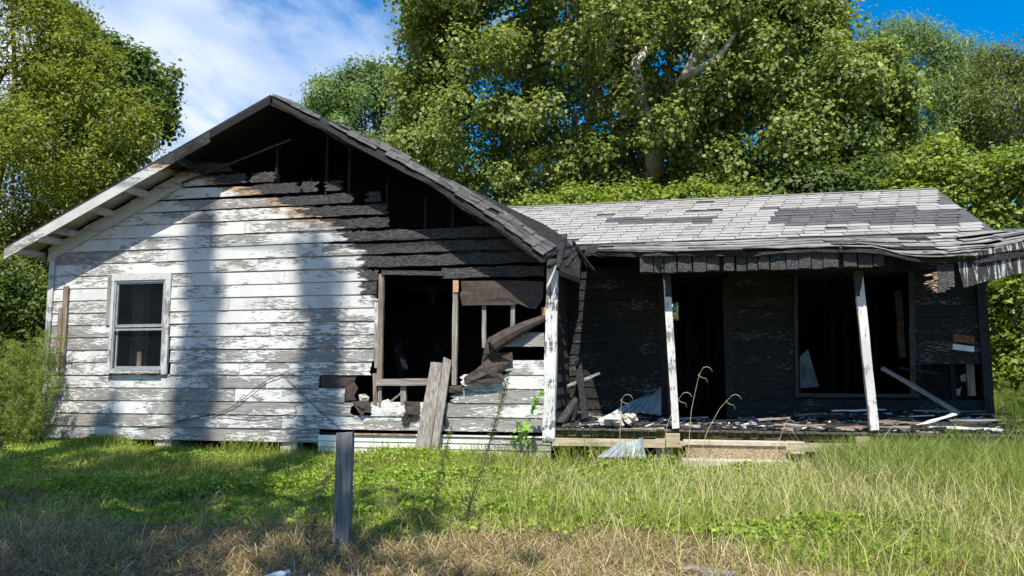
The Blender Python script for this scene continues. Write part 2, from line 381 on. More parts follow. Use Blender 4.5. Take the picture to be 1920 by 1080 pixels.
# ------------------------------------------------------------------ ground
def make_ground():
    xs = np.concatenate([[-600, -250, -120, -60, -35], np.arange(-24, 14.01, 0.4), [22, 40, 80, 200, 600]])
    ys = np.concatenate([[-120, -60, -30], np.arange(-18, 12.01, 0.4), [18, 30, 60, 120, 300, 900]])
    X, Y = np.meshgrid(xs, ys); k = np.clip(1.6 - (np.abs(X + 5) + np.abs(Y + 3)) / 40, 0, 1)
    Z = GZ(X, Y) * k; nx = len(xs)
    V = np.stack([X, Y, Z], -1).reshape(-1, 3)
    i, j = np.meshgrid(np.arange(nx - 1), np.arange(len(ys) - 1)); a = (j * nx + i).ravel()
    o = big_mesh('ground', V, np.stack([a, a + 1, a + nx + 1, a + nx], 1), None, M['soil'], smooth=True, centre=(0, 0, 0))
    tag(o, kind='structure'); return o
make_ground()

# ================================================================== the burned house
HOUSE = thing('burned_house', 'long burned wooden house with peeling white gable end and charred black porch', 'house', (-3.0, 3.0, 0.0))
def pr(p):
    v = np.array(p, float) - CAM; z = v @ FW; return 960 + F_PX * (v @ RT) / z, 540 - F_PX * (v @ UP) / z
def lerp(a, b, t): return a + (b - a) * t
def interp(pts, x): return float(np.interp(x, [p[0] for p in pts], [p[1] for p in pts]))
def resample(pts, n):
    pts = [Vector(p) for p in pts]; L = [0.0]
    for a, b in zip(pts, pts[1:]): L.append(L[-1] + (b - a).length)
    out = []
    for i in range(n):
        s = L[-1] * i / (n - 1); k = max(j for j in range(len(L)) if L[j] <= s + 1e-9); k = min(k, len(pts) - 2)
        out.append(pts[k].lerp(pts[k + 1], (s - L[k]) / max(L[k + 1] - L[k], 1e-9)))
    return out
XL, XR, APX = -11.03, -1.86, -6.51          # gable wall ends, ridge
def z_soffit(x):                             # underside of the gable roof at the wall
    return 5.80 - 0.476 * (APX - x) if x < APX else interp([(APX, 5.80), (-4.68, 4.86), (-3.48, 4.18), (-2.63, 3.62), (-1.92, 3.08), (-1.0, 2.4)], x)
def x_left(z): return max(XL, APX - (5.80 - z) / 0.476)
Z0, PITCH = 0.170, 0.2212

# ---- front wall: charred framing carries the clapboards
mb = MB()
mb.box((XL + 0.02, 0.02, 0.18), (XR, 0.12, 0.34))
mb.box((XL + 0.02, 0.024, 3.12), (-1.9, 0.11, 3.24))
for px in (515, 583, 610, 655, 727, 797, 850, 905):
    x = at(px, 420, 0.07).x; hs_ = lerp(3.24, z_soffit(x) - 0.02, random.choice([1, 1, .8, .62, .9])); mb.bar((x, .075, 3.24), (x + random.uniform(-.02, .02), .075, hs_), .05, .09, side=(1, 0, 0), n=6, jit=.008, taper=.8)
front = mb.build('front_wall', M['black'], HOUSE)
front['label'] = 'gable front wall, white on the left and charred open framing on the right'

def clapboard(i, xa, xb, rag=(0, 0), parent=front, mat=None, y=0.0, z0=Z0, pitch=PITCH, proud=0.017, burn=None, slant=False, tilt=0.0):
    """one lap board in course i from xa to xb; rag = how ragged each end is; burn = x beyond which the edges are eaten away"""
    zb, zt = z0 + i * pitch, z0 + (i + 1) * pitch - 0.009
    lo, hi = [], []
    xs = [xa, xb]
    if burn is not None and burn < xb:
        xs = sorted(set([xa, xb] + [max(burn, xa) + k * (xb - max(burn, xa)) / 14 for k in range(1, 14)]))
    for x in xs:
        e = 0.0 if burn is None or x < burn else 1.0
        lo.append((x, zb + tilt * (x - xa) + e * random.uniform(-0.002, 0.018)))
        hi.append((x, zt + tilt * (x - xa) - e * random.uniform(0.012, 0.05)))
    if slant: hi[0] = (max(x_left(zt), xa), hi[0][1]); lo[0] = (x_left(zb), lo[0][1])
    def ragged(x, s, a, b):
        if not s: return []
        n = 5; return [(x + s * random.uniform(-0.07, 0.05), lerp(a, b, k / (n + 1))) for k in range(1, n + 1)]
    out = lo + ragged(lo[-1][0], rag[1], lo[-1][1], hi[-1][1]) + hi[::-1] + ragged(lo[0][0], rag[0], hi[0][1], lo[0][1])
    dz = random.uniform(-0.003, 0.003); pr_ = proud + random.uniform(-0.004, 0.005)
    m = MB().prism([(x, z + dz) for x, z in out], lambda z: y - 0.004 - pr_ * max(0.0, 1 - (z - zb) / pitch), y + 0.004)
    xe = xb if burn is None else min(burn + .1, xb)                  # tongue behind the groove
    xs_ = max(xa, x_left(zt)) if slant else xa
    if xe - .02 > xs_ + .02 and rag[1] < 1: m.box((xs_ + .002, y + .010, zt - .03 + dz), (xe - .002, y + .018, zt + .014 + dz))
    return m.build('clapboard', mat or M['siding'], parent)
def rx(px, i): return at(px, 828 - 24.9 * (i + 0.5), 0).x
def xb_burn(z): return interp(EDGE, z)

L_ = 'L'
ROWS = {0: [(L_, 320), (320, 599)], 1: [(L_, 529), (529, 836), (836, 1021)], 2: [(L_, 395), (395, 664), (695, 800), (800, 1021)],
        3: [(L_, 441), (441, 544), (544, 647), (850, 1021)], 4: [(L_, 330), (330, 500), (500, 599), (868, 1021)],
        5: [(L_, 207), (320, 450), (450, 697), (952, 1021)], 6: [(L_, 207), (320, 702)], 7: [(L_, 207), (320, 505), (505, 703), (940, 1021)],
        8: [(L_, 207), (320, 507), (507, 704)], 9: [(L_, 207), (320, 706)], 10: [(L_, 207), (320, 430), (430, 706)], 11: [(L_, 207), (320, 707)],
        12: [(L_, 207), (320, 533), (533, 711), (828, 1021)], 13: [(L_, 484), (484, 1021)], 14: [(L_, 316), (316, 605), (605, 1000)],
        15: [(L_, 395), (395, 690), (690, 984)], 16: [(L_, 460), (460, 732), (900, 945)], 17: [(L_, 728), (864, 893)], 18: [(L_, 662), (690, 716), (838, 862)], 19: [(L_, 564), (566, 596), (612, 640)], 20: [(L_, 462), (473, 516)], 21: [(L_, 440)]}
RAG = {(2, 1): (0, 1), (2, 2): (1, 0), (3, 3): (1, 0), (4, 3): (1, 0), (5, 2): (0, 0.5), (5, 3): (1, 0), (7, 3): (1, 0), (12, 2): (0, 0.6),
       (14, 2): (0, 1), (15, 2): (0, 1.2), (16, 1): (0, 1), (16, 2): (1, 1), (17, 0): (0, 1), (17, 1): (1, 1), (18, 0): (0, 1), (18, 1): (1, 1), (18, 2): (1, 1), (19, 1): (1, 1), (19, 2): (1, 1), (19, 0): (0, 1.2), (20, 0): (0, 1), (20, 1): (1, 1), (21, 0): (0, 1.5)}
for i, segs in ROWS.items():
    for k, (a, b) in enumerate(segs):
        zb = Z0 + i * PITCH; slant = False
        if a == L_:
            xa = XL + 0.06; slant = x_left(zb + PITCH) > xa + 0.01
        else: xa = rx(a, i) + 0.003
        xb = min(rx(b, i), -1.93) - 0.003
        zc = zb + PITCH / 2; bx = xb_burn(zc)
        if i >= 13 and xb > -4: xb = min(xb, -1.93)
        burn = bx if i >= 13 else (bx if (i == 12 and xb > -4.9) else None)
        if i == 12 and k == 3: burn = -4
        clapboard(i, xa, xb, RAG.get((i, k), (0, 0)), burn=burn, slant=slant, tilt=(-0.004 if (i, k) == (12, 1) else random.uniform(-0.0008, 0.0008)))

# ---- trim of the gable end
def upright(name, pxs, y0, y1, z0, z1, mat, parent=HOUSE, n=6, jit=0.004):
    a, b = pxs; mm = MB().bar((lerp(a[0], a[1], .5), (y0 + y1) / 2, z0), (lerp(b[0], b[1], .5), (y0 + y1) / 2, z1), abs(a[1] - a[0]), y1 - y0, side=(1, 0, 0), n=n, jit=jit)
    return mm.build(name, mat, parent)
upright('corner_board', ((XL - 0.05, XL + 0.055), (XL - 0.05, XL + 0.055)), -0.045, 0.05, 0.2, 3.62, M['trim_v'])
a, b = at(1018, 812, -0.02), at(1040, 812, -0.02); c_, d_ = at(1028, 500, -0.02), at(1047, 500, -0.02)
upright('corner_board', ((a.x, b.x), (c_.x, d_.x)), -0.075, 0.02, 0.26, 3.1, M['corner_paint'], jit=0.008, n=10)
# frieze along the left rake, rake board, lookouts, soffit
def slope_board(name, x0, x1, drop, h, y0, y1, mat, parent=HOUSE, n=1):
    mm = MB(); vs = []
    for k in range(n + 1):
        x = lerp(x0, x1, k / n); z = 5.94 - 0.476 * (APX - x) - drop
        for yy in (y0, y1): vs += [(x, yy, z - h), (x, yy, z)]
    fs = [(0, 1, 3, 2), (4 * n, 4 * n + 2, 4 * n + 3, 4 * n + 1)]
    for k in range(n):
        a = 4 * k; fs += [(a, a + 4, a + 5, a + 1), (a + 1, a + 5, a + 7, a + 3), (a + 3, a + 7, a + 6, a + 2), (a + 2, a + 6, a + 4, a)]
    return mm.add(vs, fs).build(name, mat, parent)
slope_board('frieze_board', -11.12, -8.05, 0.18, 0.25, -0.05, 0.0, M['trim'], n=2)
slope_board('rake_board', -11.56, -7.6, 0.045, 0.185, -0.56, -0.532, M['trim'], n=2)
slope_board('rake_board', -7.59, APX, 0.05, 0.11, -0.555, -0.53, M['black'], n=4)
slope_board('soffit', -11.5, -8.35, 0.05, 0.02, -0.53, 0.03, M['trim'])
for x in (-11.3, -10.85, -10.55, -9.83, -9.15, -8.2):
    z = 5.94 - 0.476 * (APX - x) - 0.155
    MB().add([(x - .045, -.53, z - .045), (x + .045, -.53, z), (x + .045, 0.05, z), (x - .045, .05, z - .045), (x - .045, -.53, z - .115), (x + .045, -.53, z - .09), (x + .045, 0.05, z - .09), (x - .045, .05, z - .115)],
             [(0, 1, 2, 3), (4, 7, 6, 5), (0, 4, 5, 1), (1, 5, 6, 2), (2, 6, 7, 3), (3, 7, 4, 0)]).build('lookout', M['trim'], HOUSE)
# thin burnt batten crossing the dark gable
MB().bar(at(340, 344, -0.06), at(545, 262, -0.06), 0.03, 0.03).build('batten', M['char_ash'], HOUSE)

# ---- gable roof: left slope a slab, right slope sagging over the burned edge
N = 15
low = resample([at(x, y, -0.53) for x, y in ((511, 180), (555, 204), (617, 233), (678, 267), (733, 297), (820, 342), (872, 376), (930, 414), (967, 440), (1018, 478))], N)
upc = resample([at(x, y, 0.3) for x, y in ((511, 178), (547, 191), (594, 215), (622, 226), (705, 263), (780, 302), (832, 330), (901, 372), (958, 404), (999, 436), (1044, 464))], N)
outr = resample([at(x, y, 1.7) for x, y in ((530, 196), (600, 226), (705, 270), (780, 306), (823, 328), (889, 357), (947, 384), (996, 410), (1050, 437), (1072, 456), (1088, 486))], N)
mb = MB()
e0 = lambda y, d: (-11.58, y, 5.94 - 0.476 * (APX + 11.58) - d)
mb.add([e0(-.55, .0), (APX, -.55, 5.945), (APX, 7.2, 5.945), e0(7.2, 0), e0(-.55, .045), (APX, -.55, 5.895), (APX, 7.2, 5.895), e0(7.2, .045)],
       [(0, 1, 2, 3), (4, 7, 6, 5), (0, 4, 5, 1), (1, 5, 6, 2), (2, 6, 7, 3), (3, 7, 4, 0)])
vs = []
for i in range(N):
    dip = 0.30 * min(1, max(0, (i - 6) / 4)); jj = random.uniform(-0.02, 0.02) if i > 3 else 0
    col = [low[i] + Vector((0, 0, -0.02 + jj)), upc[i] + Vector((0, 0, -0.012)), upc[i] + Vector((0, 0.05, -0.05 - dip)), outr[i] + Vector((0, -0.06, -0.05 - dip)), outr[i] + Vector((0, 0, jj)), outr[i] + Vector((0, 5.5, -0.1))]
    vs += col + [v - Vector((0, 0, 0.09)) for v in col]
fs = []
for i in range(N - 1):
    a = 12 * i; b = a + 12
    for k in range(5): fs += [(a + k, b + k, b + k + 1, a + k + 1), (a + 6 + k, a + 7 + k, b + 7 + k, b + 6 + k)]
    fs += [(a, a + 6, b + 6, b), (a + 5, b + 5, b + 11, a + 11)]
fs += [tuple(12 * (N - 1) + k for k in (0, 1, 2, 3, 4, 5, 11, 10, 9, 8, 7, 6))]
mb.add(vs, fs)
groof = mb.build('gable_roof', M['char'], HOUSE)
groof['label'] = 'gable roof with scorched shingle strip along its burned right edge'
# charred under-edge below the right rake, ragged
pts = [(low[i].x, low[i].z - 0.03) for i in range(N)]
bot = [(p[0] - random.uniform(-0.03, 0.03), p[1] - random.uniform(0.05, 0.13)) for p in pts]
MB().prism(pts[::-1] + bot, -0.52, -0.49).build('rake_board', M['black'], HOUSE)
MB().prism([(XL, 2.9), (outr[-1].x, 2.9)] + [(p.x, p.z - 0.13) for p in outr[::-1]] + [(APX, 5.86)], 2.6, 2.66).build('attic_light_block', M['black'], HOUSE)  # added black bulkhead: closes the slit between the roofs and blocks light
# shingles on the visible right edge
for i in range(N - 1):
    for half in (0, 0.5):
        for row in (0, 1, 2):
            if (row == 2 and random.random() < 0.35) or random.random() < 0.05: continue
            t0 = half; t1 = half + 0.52
            pA, pB = low[i].lerp(low[i + 1], t0), low[i].lerp(low[i + 1], t1); qA, qB = upc[i].lerp(upc[i + 1], t0), upc[i].lerp(upc[i + 1], t1)
            u0, u1 = row / 3 - (0.03 if row == 0 else 0), (row + 1) / 3 - 0.012
            u0 += random.uniform(-.02, .02)
            lift = Vector((0, 0, 0.014 + 0.004 * row + random.uniform(0, 0.006)))
            q = [pA.lerp(qA, u0), pB.lerp(qB, u0), pB.lerp(qB, u1), pA.lerp(qA, u1)]
            q = [v + lift + Vector((random.uniform(-.008, .008), 0, random.uniform(-.008, .01))) for v in q]
            q[1] += Vector((0, 0, 0.006)); q[2] += Vector((0, 0, 0.006))
            MB().add(q + [v - Vector((0, 0, 0.006)) for v in q], [(0, 1, 2, 3), (7, 6, 5, 4), (0, 4, 5, 1), (1, 5, 6, 2), (2, 6, 7, 3), (3, 7, 4, 0)]).build('shingle', M['sh_grey'], groof)
# broken eave corner where the gable roof meets the porch
for p0, p1, w in (((1018, 482), (1070, 462), .10), ((1030, 500), (1078, 470), .08), ((1046, 505), (1060, 440), .06), ((1062, 500), (1085, 468), .06), ((1075, 452), (1100, 500), .035), ((1080, 462), (1112, 506), .03)):
    MB().bar(at(*p0, -0.35), at(*p1, 0.2), w, 0.05, n=4, jit=0.012).build('broken_rafter', M['char'], HOUSE)

# ---- rooms behind: floor, back and end walls, all smoked black
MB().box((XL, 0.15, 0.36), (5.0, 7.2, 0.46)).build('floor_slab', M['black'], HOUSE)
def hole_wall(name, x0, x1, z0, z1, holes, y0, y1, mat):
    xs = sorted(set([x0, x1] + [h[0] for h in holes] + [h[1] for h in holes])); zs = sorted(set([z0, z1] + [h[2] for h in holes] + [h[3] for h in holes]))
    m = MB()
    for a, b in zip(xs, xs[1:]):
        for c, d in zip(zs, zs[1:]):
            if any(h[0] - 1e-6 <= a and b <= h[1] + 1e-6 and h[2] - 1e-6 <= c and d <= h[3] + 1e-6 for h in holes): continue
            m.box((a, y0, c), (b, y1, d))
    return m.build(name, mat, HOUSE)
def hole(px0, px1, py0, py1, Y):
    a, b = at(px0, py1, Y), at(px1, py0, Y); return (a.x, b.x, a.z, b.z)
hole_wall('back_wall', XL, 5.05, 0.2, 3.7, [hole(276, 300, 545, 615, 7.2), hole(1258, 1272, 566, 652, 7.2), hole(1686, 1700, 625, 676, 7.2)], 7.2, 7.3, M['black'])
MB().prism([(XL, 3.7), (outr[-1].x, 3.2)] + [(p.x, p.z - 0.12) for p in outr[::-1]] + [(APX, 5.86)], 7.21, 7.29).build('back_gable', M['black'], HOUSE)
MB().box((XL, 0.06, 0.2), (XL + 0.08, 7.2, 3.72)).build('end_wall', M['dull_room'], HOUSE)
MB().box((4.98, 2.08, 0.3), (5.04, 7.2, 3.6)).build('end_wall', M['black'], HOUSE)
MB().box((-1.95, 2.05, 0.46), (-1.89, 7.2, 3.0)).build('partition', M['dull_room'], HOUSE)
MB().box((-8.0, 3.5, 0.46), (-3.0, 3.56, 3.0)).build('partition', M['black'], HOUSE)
for k, (p, q, yy) in enumerate(((246, 268, .75), (271, 277, .9))):
    a, b = at(p, 600, yy), at(q, 600, yy); MB().box((a.x, yy, 0.46), (b.x, yy + 0.04, 3.0)).build('partition_board', M['room_board'], HOUSE)

# ---- left window
w0, w1, wb, wt_ = at(212, 600).x, at(317, 600).x, 1.26, 3.06
win = MB().box((w0 - 0.035, -0.05, wt_ - 0.12), (w1 + 0.035, -0.005, wt_)).build('window', M['trim'], HOUSE)
win['label'] = 'double hung window with grey frame in the white siding'
MB().box((w0 - 0.03, -0.048, wb + 0.1), (w0 + 0.025, -0.004, wt_ - 0.122)).build('casing', M['trim_v'], win)
MB().box((w1 - 0.075, -0.052, wb + 0.02), (w1 + 0.03, -0.004, wt_ - 0.122)).build('casing', M['trim_v'], win)
MB().box((w0 - 0.01, -0.095, wb + 0.04), (w1 - 0.078, -0.003, wb + 0.095)).build('sill', M['trim'], win)
fx0, fx1 = w0 + 0.027, w1 - 0.077; fz0, fz1, fm = wb + 0.1, wt_ - 0.125, 2.13
def frame(x0, x1, z0, z1, y0, y1, t, mat, par, nm):
    m = MB(); m.box((x0, y0, z0), (x0 + t, y1, z1)); m.box((x1 - t, y0, z0), (x1, y1, z1)); m.box((x0 + t, y0 + .002, z1 - t), (x1 - t, y1, z1)); m.box((x0 + t, y0 + .002, z0), (x1 - t, y1, z0 + t))
    return m.build(nm, mat, par)
frame(fx0, fx1, fz0, fz1, -0.035, 0.0, 0.03, M['alu'], win, 'storm_frame')
frame(fx0 + .034, fx1 - .034, fm - 0.02, fz1 - .034, -0.012, 0.02, 0.026, M['alu'], win, 'upper_sash')
frame(fx0 + .034, fx1 - .034, fz0 + .034, fm + 0.035, 0.022, 0.05, 0.03, M['alu'], win, 'lower_sash')
MB().box((fx0 + .06, 0.0, fm), (fx1 - .06, 0.004, fz1 - .05)).build('pane', M['glass'], win)
MB().box((fx0 + .06, 0.034, fz0 + .06), (fx1 - .06, 0.038, fm)).build('pane', M['glass'], win)
MB().box((fx0 + .034, -0.03, 2.05), (fx1 - .034, -0.014, 2.085)).build('meeting_rail', M['alu'], win)
# bare strips beside the window where a shutter hung
MB().box((w0 - 0.125, -0.034, 2.15), (w0 - 0.04, -0.006, 3.04)).build('shutter_strip', M['grey_z'], HOUSE)

# ---- right half: burned-out window opening
def brd(name, p0, p1, w, h, mat, Y=0.0, par=HOUSE, jit=0.003, side=None, n=5): return MB().bar(at(*p0, Y), at(*p1, Y), w, h, side=side, n=n, jit=jit).build(name, mat, par)
brd('jamb', (716, 514), (712, 712), 0.085, 0.06, M['brown_z'], 0.0, side=(1, 0, 0))
brd('stud', (704, 700), (705, 762), 0.07, 0.06, M['brown_z'], 0.02, side=(1, 0, 0))
brd('stud', (713, 724), (713, 766), 0.05, 0.06, M['grey_z'], 0.02, side=(1, 0, 0))
brd('stud', (757, 722), (757, 760), 0.09, 0.06, M['grey_z'], 0.02, side=(1, 0, 0))
brd('sill_rail', (706, 717), (806, 716), 0.11, 0.07, M['grey_x'], -0.03, side=(0, 0, 1))
brd('stud', (855, 526), (852, 722), 0.08, 0.07, M['grey_z'], 0.03, side=(1, 0, 0))
brd('stud_tip', (855, 527), (855, 548), 0.084, 0.02, M['orange_z'], -0.012, side=(1, 0, 0))
brd('stud', (908, 572), (908, 652), 0.065, 0.06, M['grey_z'], 0.06, side=(1, 0, 0))
brd('stud', (962, 572), (961, 622), 0.065, 0.06, M['grey_z'], 0.06, side=(1, 0, 0))
brd('stud_tip', (1019, 576), (1019, 592), 0.06, 0.03, M['orange_z'], 0.02, side=(1, 0, 0))
brd('window_header', (716, 511), (832, 513), 0.07, 0.05, M['char_ash'], -0.03, side=(0, 0, 1))
brd('casing', (706, 560), (706, 690), 0.06, 0.03, M['trim_v'], -0.02, side=(1, 0, 0))
def sheet(name, outline, Y, mat, par=HOUSE, bulge=0.03, th=0.006, n=14):
    """crumpled sheet with a torn outline (photo places on plane Y), real thickness"""
    P = [at(x, y, Y) for x, y in outline]; c = sum(P, Vector()) / len(P)
    vs = [c + Vector((0, -bulge, 0))]; m = len(P)
    ring = [c.lerp(p, 0.55) + Vector((0, random.uniform(-bulge, bulge * 0.4), 0)) for p in P]
    vs += ring + [p + Vector((0, random.uniform(-bulge * 0.6, bulge * 0.3), 0)) for p in P]
    fs = []
    for i in range(m):
        j = (i + 1) % m; fs += [(0, 1 + i, 1 + j), (1 + i, 1 + m + i, 1 + m + j, 1 + j)]
    k = len(vs); vs += [v + Vector((0, th, 0)) for v in vs]
    fs += [tuple(q + k for q in f[::-1]) for f in fs] + [(1 + m + i, 1 + m + i + k, 1 + m + (i + 1) % m + k, 1 + m + (i + 1) % m) for i in range(m)]
    return MB().add(vs, fs).build(name, mat, par)
sheet('tar_paper', [(864, 527), (866, 545), (862, 552), (867, 573), (905, 572), (962, 572), (985, 566), (992, 578), (1004, 580), (1012, 570), (1018, 560), (1019, 528), (960, 526)], -0.012, M['tar'], bulge=0.012)
MB().tube([at(1022, 596, -0.06), at(985, 612, -0.10), at(950, 630, -0.14), at(924, 647, -0.16)], [0.055, 0.085, 0.115, 0.13], 9).build('rolled_tar_paper', M['tar'], HOUSE)
sheet('tar_paper', [(918, 630), (926, 650), (940, 662), (960, 660), (962, 678), (944, 682), (914, 682), (902, 682), (906, 664), (912, 640)], -0.08, M['tar'], bulge=0.05)
sheet('tar_paper', [(908, 680), (960, 678), (952, 690), (940, 700), (948, 716), (905, 718), (872, 722), (870, 708), (890, 694)], -0.10, M['tar'], bulge=0.06)
sheet('tar_paper', [(838, 724), (868, 722), (868, 735), (855, 738), (842, 736)], -0.05, M['tar'], bulge=0.02)
sheet('tar_paper', [(600, 702), (640, 702), (670, 703), (664, 716), (672, 728), (664, 742), (668, 750), (648, 752), (648, 728), (602, 726)], 0.006, M['tar'], bulge=0.012)
sheet('tar_paper', [(660, 753), (678, 751), (695, 754), (694, 774), (686, 772), (678, 780), (672, 772)], -0.06, M['tar'], bulge=0.03)
sheet('tar_paper', [(757, 752), (788, 753), (786, 778), (772, 778), (766, 792), (757, 797), (752, 788), (762, 768)], -0.06, M['tar'], bulge=0.04)
sheet('tar_paper', [(829, 752), (836, 760), (833, 770), (842, 792), (838, 802), (828, 790)], -0.05, M['tar'], bulge=0.03)
sheet('plaster_scrap', [(672, 740), (684, 738), (692, 745), (690, 752), (676, 752)], 0.0, M['rag'], bulge=0.04)
sheet('plaster_scrap', [(716, 752), (728, 748), (734, 756), (728, 764), (714, 764)], 0.05, M['rag'], bulge=0.05)
brd('batten', (731, 754), (752, 738), 0.03, 0.03, M['grey_x'], 0.3)
# ragged hanging plaster inside
for o_, Y_ in (([(737, 630), (755, 640), (765, 690), (750, 720), (742, 690)], 1.5), ([(805, 535), (818, 540), (815, 570), (806, 560)], 0.8), ([(818, 640), (830, 655), (822, 672), (812, 662)], 1.0)):
    sheet('hanging_plaster', o_, Y_, M['dull_room'], bulge=0.1)

# ---- skirting, piers
z_a, z_b = 0.02, 0.30
xs0, xs1 = at(599, 830).x, -1.86
for k in range(4):
    a, b = lerp(xs0, xs1, k / 4) + .004, lerp(xs0, xs1, (k + 1) / 4) - .004; m = MB()
    for r in range(3): m.prism([(a, z_a + r * .095), (b, z_a + r * .095), (b, z_a + r * .095 + .088), (a, z_a + r * .095 + .088)], lambda z, r=r: -0.05 - 0.018 * (1 - (z - z_a - r * .095) / .09), -0.035)
    m.build('skirting_panel', M['skirt'] if k < 3 else M['trim'], HOUSE)
MB().box((at(640, 812).x, -0.09, 0.31), (at(782, 812).x, -0.04, 0.335)).build('drip_edge', M['rust'], HOUSE)
MB().box((at(782, 812).x + .003, -0.085, 0.312), (-1.95, -0.04, 0.333)).build('drip_edge', M['skirt'], HOUSE)
for px in (96, 305, 540, 700, 880): 
    x = at(px, 835).x; MB().bar((x, 0.14, -0.1), (x, 0.14, 0.176), 0.34, 0.26, side=(1, 0, 0), n=2, jit=0.012, taper=0.85).build('pier', M['conc'], HOUSE)

# ---- side wall of the gable wing towards the porch
sw = MB().box((XR - 0.07, 0.06, 0.3), (XR - 0.012, 2.0, 3.05)).build('side_wall', M['black'], HOUSE)
for i in range(13):
    zb = 0.32 + i * 0.21; p = 0.008
    MB().add([(XR + p + random.uniform(0, .012), 0.03, zb), (XR + p + random.uniform(0, .012), 1.99, zb), (XR - 0.006, 1.99, zb + .215), (XR - 0.006, 0.03, zb + .215), (XR - .012, 0.03, zb), (XR - .012, 1.99, zb), (XR - .012, 1.99, zb + .215), (XR - .012, 0.03, zb + .215)],
             [(0, 1, 2, 3), (7, 6, 5, 4), (0, 4, 5, 1), (1, 5, 6, 2), (2, 6, 7, 3), (3, 7, 4, 0)]).build('clapboard', M['porch_side'], sw)

# ---- porch
YW, DZ = 2.0, 0.455
pw = MB()
for px in (1072, 1150, 1240, 1367, 1430, 1492, 1716, 1780, 1840): 
    x = at(px, 640, YW + 0.1).x; pw.box((x - .04, YW + .03, DZ), (x + .04, YW + .1, 3.2))
pw.box((-1.85, YW + .02, 3.0), (5.0, YW + .11, 3.25)); pw.box((-1.85, YW + .02, 0.3), (5.0, YW + .11, 0.5))
pwall = pw.build('porch_wall', M['black'], HOUSE)
pwall['label'] = 'charred black siding wall at the back of the porch'
xa1, xb1 = -1.84, at(1243, 640, YW).x; xa2, xb2 = at(1369, 640, YW).x, at(1490, 640, YW).x; xa3, xb3 = at(1716, 640, YW).x, at(1838, 640, YW).x
for i in range(14):
    z0_, pt = 0.47, 0.196; zc = z0_ + (i + .5) * pt
    clapboard(i, xa1, xb1, (0, 0), pwall, M['porch_siding'], YW, z0_, pt, 0.02)
    clapboard(i, xa2, xb2, (0, 0), pwall, M['porch_siding'], YW, z0_, pt, 0.02)
    if zc < at(1600, 742, YW).z or zc > 2.99: clapboard(i, xb2 + .006, xa3 - .006, (0, 0), pwall, M['porch_siding'], YW, z0_, pt, 0.02)
    if zc > 2.99: clapboard(i, xb1 + .006, xa2 - .006, (0, 0), pwall, M['black'], YW, z0_, pt, 0.02)
    zlo, zhi = at(1780, 740, YW).z, at(1780, 680, YW).z
    if not (zlo < zc < zhi): clapboard(i, xa3, xb3, (0, 0), pwall, M['porch_siding'], YW, z0_, pt, 0.02)
upright('corner_board', ((xb3, xb3 + .14), (xb3 - .02, xb3 + .12)), YW - .05, YW + .1, 0.4, 3.1, M['char'], jit=0.008)
for px, w, mt in ((1246, .16, 'char'), (1366, .15, 'char')): upright('door_jamb', ((at(px, 640, YW).x - w / 2, at(px, 640, YW).x + w / 2),) * 2, YW - .045, YW + .05, DZ, 2.98, M[mt], pwall)
x = at(1256, 740, YW).x; MB().box((x - .035, YW - .07, DZ), (x + .035, YW - .047, 1.25)).build('jamb_scrap', plain('rust_red_paint', (0.10, 0.03, 0.02), (0.2, 0.07, 0.05)), pwall)
pwin = MB().box((at(1490, 740, YW).x, YW - .06, at(1600, 745, YW).z), (at(1722, 740, YW).x, YW - .01, at(1600, 738, YW).z)).build('window', M['char_ash'], HOUSE)
pwin['label'] = 'burned out wide window opening on the porch'
for px, w, mt in ((1494, .05, 'char_ash'), (1711, .09, 'char_ash')): upright('casing', ((at(px, 740, YW).x - w / 2, at(px, 740, YW).x + w / 2), (at(px - 3, 520, YW).x - w / 2, at(px - 3, 520, YW).x + w / 2)), YW - .05, YW - .004, at(1600, 738, YW).z, 2.98, M[mt], pwin, n=10, jit=0.008)
MB().box((at(1490, 520, YW).x, YW - .045, 2.99), (at(1722, 520, YW).x, YW - .005, 3.06)).build('window_header', M['char'], pwin)
# inside the big room
sheet('plaster_scrap', [(1500, 668), (1515, 655), (1535, 725), (1498, 728)], 2.6, M['shaded_white'], pwin, bulge=0.05)
for (a, b, mt, Y_) in (((1683, 545), (1688, 600), 'shaded_white', 3.6), ((1688, 600), (1688, 625), 'rot', 3.6), ((1688, 625), (1692, 670), 'shaded_white', 3.6)):
    MB().bar(at(*a, Y_), at(*b, Y_), 0.12, 0.06, side=(1, 0, 0), n=3, jit=0.006).build('room_stud', M[mt], HOUSE)
for px in (1290, 1325, 1345, 1560, 1585, 1640): MB().bar(at(px, 520, 4.0), at(px + 2, 770, 4.0), 0.09, 0.06, side=(1, 0, 0)).build('room_stud', M['black'], HOUSE)
MB().bar(at(1280, 600, 5.0), at(1300, 770, 5.0), 0.5, 0.05, side=(1, 0, 0)).build('room_panel', M['dull_room'], HOUSE)
sheet('hanging_plaster', [(1590, 545), (1605, 560), (1590, 620), (1570, 690), (1560, 600)], 5.0, M['dull_room'], HOUSE, bulge=0.2)
MB().box((xa3 + .02, YW + .35, .5), (xb3 - .05, YW + .4, 1.6)).build('room_panel', M['dull_room'], HOUSE)
sheet('plaster_scrap', [(1800, 705), (1812, 700), (1810, 716), (1802, 714)], YW + .3, M['white'], HOUSE, bulge=0.03)
sheet('plaster_scrap', [(1788, 733), (1802, 726), (1800, 742), (1786, 742)], YW + .3, M['white'], HOUSE, bulge=0.03)
brd('stud', (1818, 682), (1822, 742), 0.11, 0.05, M['brown_z'], YW + .05, side=(1, 0, 0))

